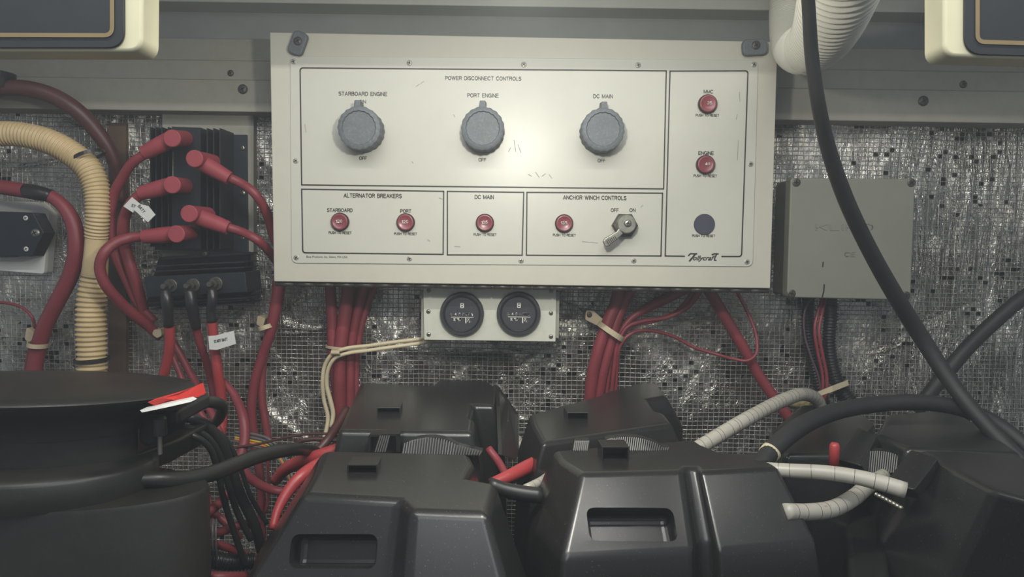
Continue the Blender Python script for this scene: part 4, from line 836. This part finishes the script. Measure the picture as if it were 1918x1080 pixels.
# C: rear left
topC = [(676, 715), (808, 721), (822, 709), (912, 712), (928, 722), (926, 758), (886, 757), (882, 780), (889, 785), (886, 808), (634, 805)]
bx, body, LC = battery_box('black battery box at the rear left behind the front left box', topC,
    [lambda L: morph(L, 0.235, 0.010, 0.012, 0.010, 0.004), lambda L: morph(L, 0.0, 0.016, 0.022, 0.016, 0.004)])
strap_slot(body, 706, 750, 762, 773, 0.006)
fy = min(p.y for p in LC[1])
strap_ribs(body, (752, 900, fy - 0.006, 846, lambda t: 27 * math.sin(math.pi * min(1, t * 1.15 + 0.12)) ** 0.6 if t < 0.68 else 27 * max(0, 1 - (t - 0.3) * 1.4), 852), 0, 30)
o = obj('slot_frame', *join(*[slab(pl(q, fy - 0.006), fy + 0.01) for q in ([(690, 816), (690, 846), (694, 846), (694, 816)], [(692, 814), (692, 818), (748, 816), (748, 812)], [(742, 814), (742, 846), (750, 846), (750, 814)])]), M['blackplastic'], body)
obj('slot_slats', *join(*[sweep(np.array([tuple(P(713 + i * 4, 815, fy - 0.010)), tuple(P(703 + i * 4.5, 846, fy - 0.014))]), [0.0008] * 2, 6) for i in range(5)]), M['mesh'], body, kind='stuff')
o = obj('side_skirt', *loft([[P(928, 722, -.09), P(948, 748, -.12), P(965, 775, -.16), P(965, 850, -.24), P(958, 860, -.26), P(933, 850, -.28), P(930, 760, -.20)], [p + Vector((0.004, 0, -0.001)) for p in [P(928, 722, -.09), P(948, 748, -.12), P(965, 775, -.16), P(965, 850, -.24), P(958, 860, -.26), P(933, 850, -.28), P(930, 760, -.20)]]]), M['blackplastic'], body); fixn(o)
# D: rear centre right, askew
topD = [(992, 775), (1037, 762), (1118, 741), (1128, 735), (1200, 715), (1228, 716), (1248, 741), (1212, 748), (1226, 769), (1242, 772), (1257, 792), (1017, 828), (1000, 797)]
bx, body, LD = battery_box('black battery box at the rear centre, set askew against the foil', topD,
    [lambda L: morph(L, 0.238, 0.012, 0.022, 0.012, 0.004), lambda L: morph(L, 0.0, 0.020, 0.034, 0.004, 0.004)])
a, b = P(1060, 792, -0.2), 0
strap_slot(body, 1062, 1102, 774, 786, 0.008)
fy = min(p.y for p in LD[1])
strap_ribs(body, (1130, 1250, fy - 0.006, 838, lambda t: 20 * math.sin(math.pi * min(1, t * 0.9 + 0.2)) ** 0.7, 848), 0, 30)
strap_ribs(body, (1072, 1100, fy - 0.010, 842, lambda t: 16, 850), 0, 8)
# E: right front
topE = [(1722, 841), (1800, 843), (1905, 852), (2010, 880), (2010, 960), (1862, 917), (1756, 862)]
def E1(L): 
    q = [p.copy() for p in L]; q = morph(L, 0.225, 0.02, 0.02, 0.03, 0.0); q[6] = PZ(1645, 1014, 0.205); q[5] = PZ(1770, 1120, 0.175); q[0] = q[0] + Vector((-0.02, 0, 0)); q[4] = q[5] + Vector((0.14, -0.03, 0)); return q
def E2(L):
    q = E1(L); 
    for p in q: p.z = 0.0
    q[6] = q[6] + Vector((0.02, -0.03, 0)); q[5] = q[5] + Vector((0.0, -0.03, 0)); return q
bx, body, LE = battery_box('big black battery box at the right edge with a glossy corner ridge', topE, [E1, E2], bevel=0.006)
o = obj('corner_lug', *loft([[PZ(x, y, z) for x, y, z in ((1705, 840, .281), (1757, 856, .281), (1712, 917, .264), (1656, 902, .264))], [PZ(x, y, z) + Vector((0.010, 0.010, -0.012)) for x, y, z in ((1705, 840, .281), (1757, 856, .281), (1712, 917, .264), (1656, 902, .264))]]), M['blackplastic'], body); fixn(o); finish(o, bevel=0.0025, seg=3)
# F: right rear
topF = [(1640, 812), (1660, 775), (1765, 766), (1812, 781), (1852, 806), (1915, 848), (1700, 838)]
bx, body, LF = battery_box('dark battery box at the rear right under the arching black cable', topF,
    [lambda L: morph(L, 0.235, 0.012, 0.01, 0.008, 0.004), lambda L: morph(L, 0.0, 0.01, 0.0, 0.0, 0.004)])
o = obj('corner_lug', *loft([[PZ(x, y, z) for x, y, z in ((1607, 797, .279), (1642, 814, .279), (1612, 872, .262), (1563, 858, .262))], [PZ(x, y, z) + Vector((0.010, 0.010, -0.012)) for x, y, z in ((1607, 797, .279), (1642, 814, .279), (1612, 872, .262), (1563, 858, .262))]]), M['blackplastic'], body); fixn(o); finish(o, bevel=0.0025, seg=3)
strap_ribs(body, (1600, 1700, -.345, 870, lambda t: 26 * math.sin(math.pi * min(1, t * 0.8 + 0.2)) ** 0.6, 885), 0, 24)
# G: right middle
topG = [(1498, 757), (1590, 757), (1640, 790), (1600, 850), (1470, 850), (1440, 806)]
bx, body, LG = battery_box('dark battery box in the right middle, its pale corner under the grey wrapped hose', topG, [lambda L: morph(L, 0.22, 0.004, 0.004, 0.004, 0.004), lambda L: morph(L, 0.0, 0.004, 0.0, 0.0, 0.004)], ztop=0.265)
c = P(1563, 842, -.36); obj('terminal_stud', *lathe_z(c.x, c.y, [(0.0045, c.z - .016), (0.0045, c.z + .004), (0.003, c.z + .0065)], 20), M['redbright'], label='small red terminal cap half hidden between the right battery boxes', cat='terminal', smooth=True)
# low box behind the straight hose
V, Fs = loft([[PZ(x, y, 0.20) for x, y in ((1580, 930), (1650, 930), (1670, 1100), (1590, 1100))], [PZ(x, y, 0.20) + Vector((0, 0, -0.2)) for x, y in ((1580, 930), (1650, 930), (1670, 1100), (1590, 1100))]])
o = obj('equipment_case', V, Fs, M['blackplastic'], label='low black case between the front right box and the right edge box', cat='case'); fixn(o); finish(o, bevel=0.006, seg=3)
cable('glint_tube', 'short shiny tube added for the glint beside the grey wrapped hoses', [(1640, 925, -.47), (1665, 938, -.48), (1690, 952, -.49)], 9, M['steel'], cat='glint tube', rib=(0.003, 0.2))  # bright ribbed tube added to stand for a glint

# ================================================================== LEFT BLACK HOUSING
px2m = S(-0.45); cx = P(40, 700, -0.45).x; cy = -0.45
def zr(row): return P(300, row, -0.45).z
hs = thing('black_housing', 'large round black housing filling the lower left corner', 'machine', (cx, cy, 0))
o = obj('top_cover', *lathe_z(cx, cy, [(0.0885, zr(804)), (0.090, zr(789)), (0.097, zr(772)), (0.110, zr(759)), (0.123, zr(744)), (0.131, zr(735)), (0.1325, zr(730)), (0.130, zr(726)), (0.10, zr(723)), (0.02, zr(721))], 72, 0.50), M['housing'], hs, smooth=True)
o = obj('neck', *lathe_z(cx, cy, [(0.086, zr(880)), (0.086, zr(840)), (0.0865, zr(795)), (0.088, zr(784)), (0.084, zr(782))], 72, 0.50), M['housing'], hs, smooth=True)
o = obj('flange', *lathe_z(cx, cy, [(0.098, zr(905) - .004), (0.100, zr(900)), (0.1, zr(868)), (0.097, zr(861)), (0.089, zr(857)), (0.080, zr(850))], 72, 0.66), M['housing'], hs, smooth=True)
o = obj('mounting_lug', *loft([[Vector((P(x, y, -.40).x, yy, zr(852))) for x, y, yy in ((200, 850, -.50), (300, 850, -.47), (345, 830, -.40), (350, 820, -.35), (230, 820, -.36))], [Vector((P(x, y, -.40).x, yy, zr(905))) for x, y, yy in ((200, 850, -.50), (275, 850, -.47), (320, 830, -.40), (330, 820, -.35), (230, 820, -.36))]]), M['housing'], hs); fixn(o); finish(o, bevel=0.004, seg=3)
o = obj('lower_drum', *lathe_z(cx, cy, [(0.142, 0.0), (0.142, zr(920)), (0.140, zr(912)), (0.09, zr(908))], 72, 0.42), M['housing'], hs, smooth=True)
for o_ in hs.children: o_.data.set_sharp_from_angle(angle=math.radians(50))
o = obj('red_gasket', *shift_slab([P(276, 753, -.505), P(306, 745, -.50), P(335, 736, -.485), P(368, 722, -.46), P(373, 742, -.46), P(345, 752, -.48), P(290, 759, -.50)], (0, 0.012, 0)), M['gasketred'], hs, label='bright red gasket'); fixn(o)
o = obj('white_gasket', *shift_slab([P(262, 768, -.51), P(300, 759, -.505), P(350, 748, -.49), P(358, 752, -.49), P(310, 763, -.505), P(266, 772, -.51)], (0, 0.010, 0)), M['tag'], hs, label='thin white gasket'); fixn(o)
o = obj('clamp_block', *slab(pl([(258, 775), (258, 830), (280, 838), (300, 800), (335, 795), (335, 768)], -.44), -.38), M['rubbermatte'], hs); fixn(o); finish(o, bevel=0.003, seg=3)
c = P(299, 812, -.45); obj('bolt', *lathe_z(c.x, c.y, [(0.0018, zr(850)), (0.0018, c.z)], 12), M['steel'], hs)
obj('bolt_cap', *lathe_z(c.x, c.y, [(0.0055, c.z - .001), (0.0055, c.z + .012), (0.004, c.z + .014)], 16), M['rubber'], hs)
cable('black_cable', 'black cable hooking over below the red gasket of the housing', [(262, 782, -.40), (300, 768, -.40), (345, 758, -.39), (385, 752, -.38), (412, 757, -.36), (412, 780, -.33), (395, 800, -.3)], [16, 18, 20, 22, 22, 20, 16], M['rubber'])
gb = 'black cables looping beside the housing'
for i, (pts, wd, lab) in enumerate([
    ([(300, 785, -.36), (345, 780, -.36), (385, 795, -.35), (412, 825, -.34), (430, 870, -.33), (452, 930, -.32), (478, 985, -.31), (490, 1030, -.3)], 20, 'thick black cable arching from the housing, outermost of the loops'),
    ([(300, 802, -.37), (345, 800, -.37), (385, 815, -.36), (410, 850, -.35), (425, 900, -.34), (445, 960, -.33), (470, 1010, -.32)], 12, 'black cable arching just inside the outermost loop'),
    ([(320, 815, -.38), (360, 815, -.38), (390, 835, -.37), (405, 870, -.36), (418, 930, -.35), (440, 1000, -.34), (460, 1060, -.33)], 12, 'innermost black cable loop beside the housing'),
    ([(380, 790, -.32), (420, 818, -.31), (448, 870, -.30), (470, 930, -.29), (500, 980, -.28)], 9, 'slim black cable crossing behind the glossy hose')]):
    cable('black_cable', lab, pts, wd, M['rubber'], group=gb)
for pts, wd, lab in [
    ([(350, 990, -.36), (388, 962, -.33), (412, 940, -.31), (438, 915, -.29)], 18, 'red cable end rising right beside the drum, uppermost'),
    ([(375, 900, -.30), (388, 930, -.31), (392, 962, -.32), (396, 1000, -.33)], 14, 'red cable upright against the drum'),
    ([(395, 1000, -.33), (415, 995, -.32), (440, 985, -.31), (470, 980, -.30)], 17, 'red cable crossing right beside the grey wires'),
    ([(370, 935, -.28), (400, 960, -.28), (430, 985, -.28), (450, 1010, -.28)], 15, 'dusty red cable slanting down right beside the drum'),
    ([(380, 1018, -.33), (410, 1020, -.32), (440, 1030, -.31), (480, 1050, -.30)], 16, 'red cable below, sloping into the dark'),
    ([(370, 1078, -.36), (410, 1080, -.36), (460, 1080, -.34)], 20, 'red cable at the bottom edge left of the front box')]:
    cable('red_cable', lab, pts, wd, M['red'])
tube('corrugated_loom', [(365, 1040, -.35), (400, 1048, -.34), (430, 1052, -.33), (475, 1050, -.32)], 34, M['loom'], rib=(0.0032, 0.18), label='black corrugated loom low beside the drum', cat='hose')
for i in range(4): cable('grey_wire', 'slim grey wire in the upright row of four against the drum', [(387 + i * 6, 972, -.37), (386 + i * 6, 990, -.385), (386 + i * 6, 1020, -.385), (388 + i * 6, 1060, -.37)], 4.5, M['greywire'], cat='wire', group='four slim grey wires beside the drum')
for i, (dy, m_, lab, nm) in enumerate([(0, 'greywire', 'uppermost grey wire crossing left of the rear left box', 'grey_wire'), (7, 'greywire', 'second grey wire crossing left of the rear left box', 'grey_wire'), (17, 'orange', 'orange wire under the grey wires left of the boxes', 'orange_wire'), (12, 'yellow', 'yellow wire among the grey wires left of the boxes', 'yellow_wire'), (22, 'greywire', 'lowest grey wire beside the orange one', 'grey_wire')]):
    cable(nm, lab, [(440, 808 + dy * .8, -.10), (470, 812 + dy, -.10), (500, 820 + dy, -.105), (522, 838 + dy, -.11), (540, 868 + dy, -.12), (548, 895 + dy, -.13)], 5.5 if i != 3 else 4.5, M[m_], cat='wire')
cable('dark_red_wire', 'thin dark red wire running right to the rear left box', [(430, 838, -.12), (480, 832, -.12), (530, 820, -.12), (580, 812, -.12), (625, 812, -.12)], 5, M['darkred'], cat='wire')
cable('dark_red_cable', 'dull red cable behind the glossy black hose, ending at the rear left box', [(540, 840, -.13), (565, 825, -.13), (600, 822, -.13), (640, 826, -.13)], 9, M['darkred'])
cable('red_cable', 'thin red wire hanging down left of the front left box', [(500, 830, -.05), (502, 880, -.05), (502, 930, -.05), (498, 960, -.05)], 6, M['red'], cat='wire')
cable('red_cable', 'thick red cable entering the front left box from the left, upper one', [(515, 900, -.26), (535, 878, -.27), (562, 865, -.28), (600, 853, -.29), (640, 840, -.29)], [20, 24, 26, 26, 26], M['redbright'])
cable('red_cable', 'thick bright red cable curving along the left side of the front left box', [(510, 990, -.38), (520, 955, -.37), (538, 922, -.36), (562, 893, -.35), (595, 870, -.33), (630, 855, -.31)], [14, 18, 22, 24, 24, 24], M['redbright'])
cable('dark_red_cable', 'coppery cable behind the rear left box corner', [(590, 850, -.20), (612, 825, -.19), (632, 795, -.17), (650, 765, -.15)], 17, M['darkred'])
cable('red_cable', 'bright red cable bridging the gap between the front boxes', [(920, 905, -.37), (950, 893, -.36), (985, 876, -.34), (1015, 862, -.32)], [20, 25, 28, 28], M['redbright'])
cable('red_cable', 'dull red cable dropping into the gap between the front boxes', [(915, 840, -.28), (932, 862, -.29), (946, 886, -.31), (955, 900, -.33)], 15, M['red'])

# ================================================================== CORNER FRAMED PANELS
def corner(label, outer, mid, inner, line, Y):
    t = thing('framed_panel', label, 'panel', P(outer[0][0], outer[0][1], Y))
    o = obj('frame', *slab(pl(outer, Y), Y + 0.02), M['lampframe'], t); fixn(o); finish(o, bevel=0.0022, seg=3)
    o = obj('inset', *slab(pl(inner, Y - 0.0015), Y), M['darkpanel'], t); fixn(o); finish(o, bevel=0.0006, seg=2)
    obj('gold_stripe', *stroke_poly2(line, 8, Y - 0.0016), M['gold'], t)
def stroke_poly2(q, w_, Y): return stroke(q, w_, Y)
corner('dark panel with gold stripe in a rounded cream frame, top left corner', roundq([(-120, -330), (-120, 96), (266, 97), (270, -330)], 26, (2,), 8), None, roundq([(-110, -320), (-110, 90), (233, 90), (231, -320)], 34, (2,), 8), roundq([(-100, 65), (210, 66), (209, -320)], 16, (1,), 8), -0.60)
corner('dark panel with gold stripe in a rounded cream frame, top right corner', roundq([(1768, -330), (1768, 106), (2050, 114), (2050, -330)], 24, (1,), 8), None, roundq([(1808, -320), (1806, 102), (2040, 108), (2040, -320)], 36, (1,), 8), roundq([(1831, -320), (1831, 78), (2030, 84)], 14, (1,), 8), -0.60)
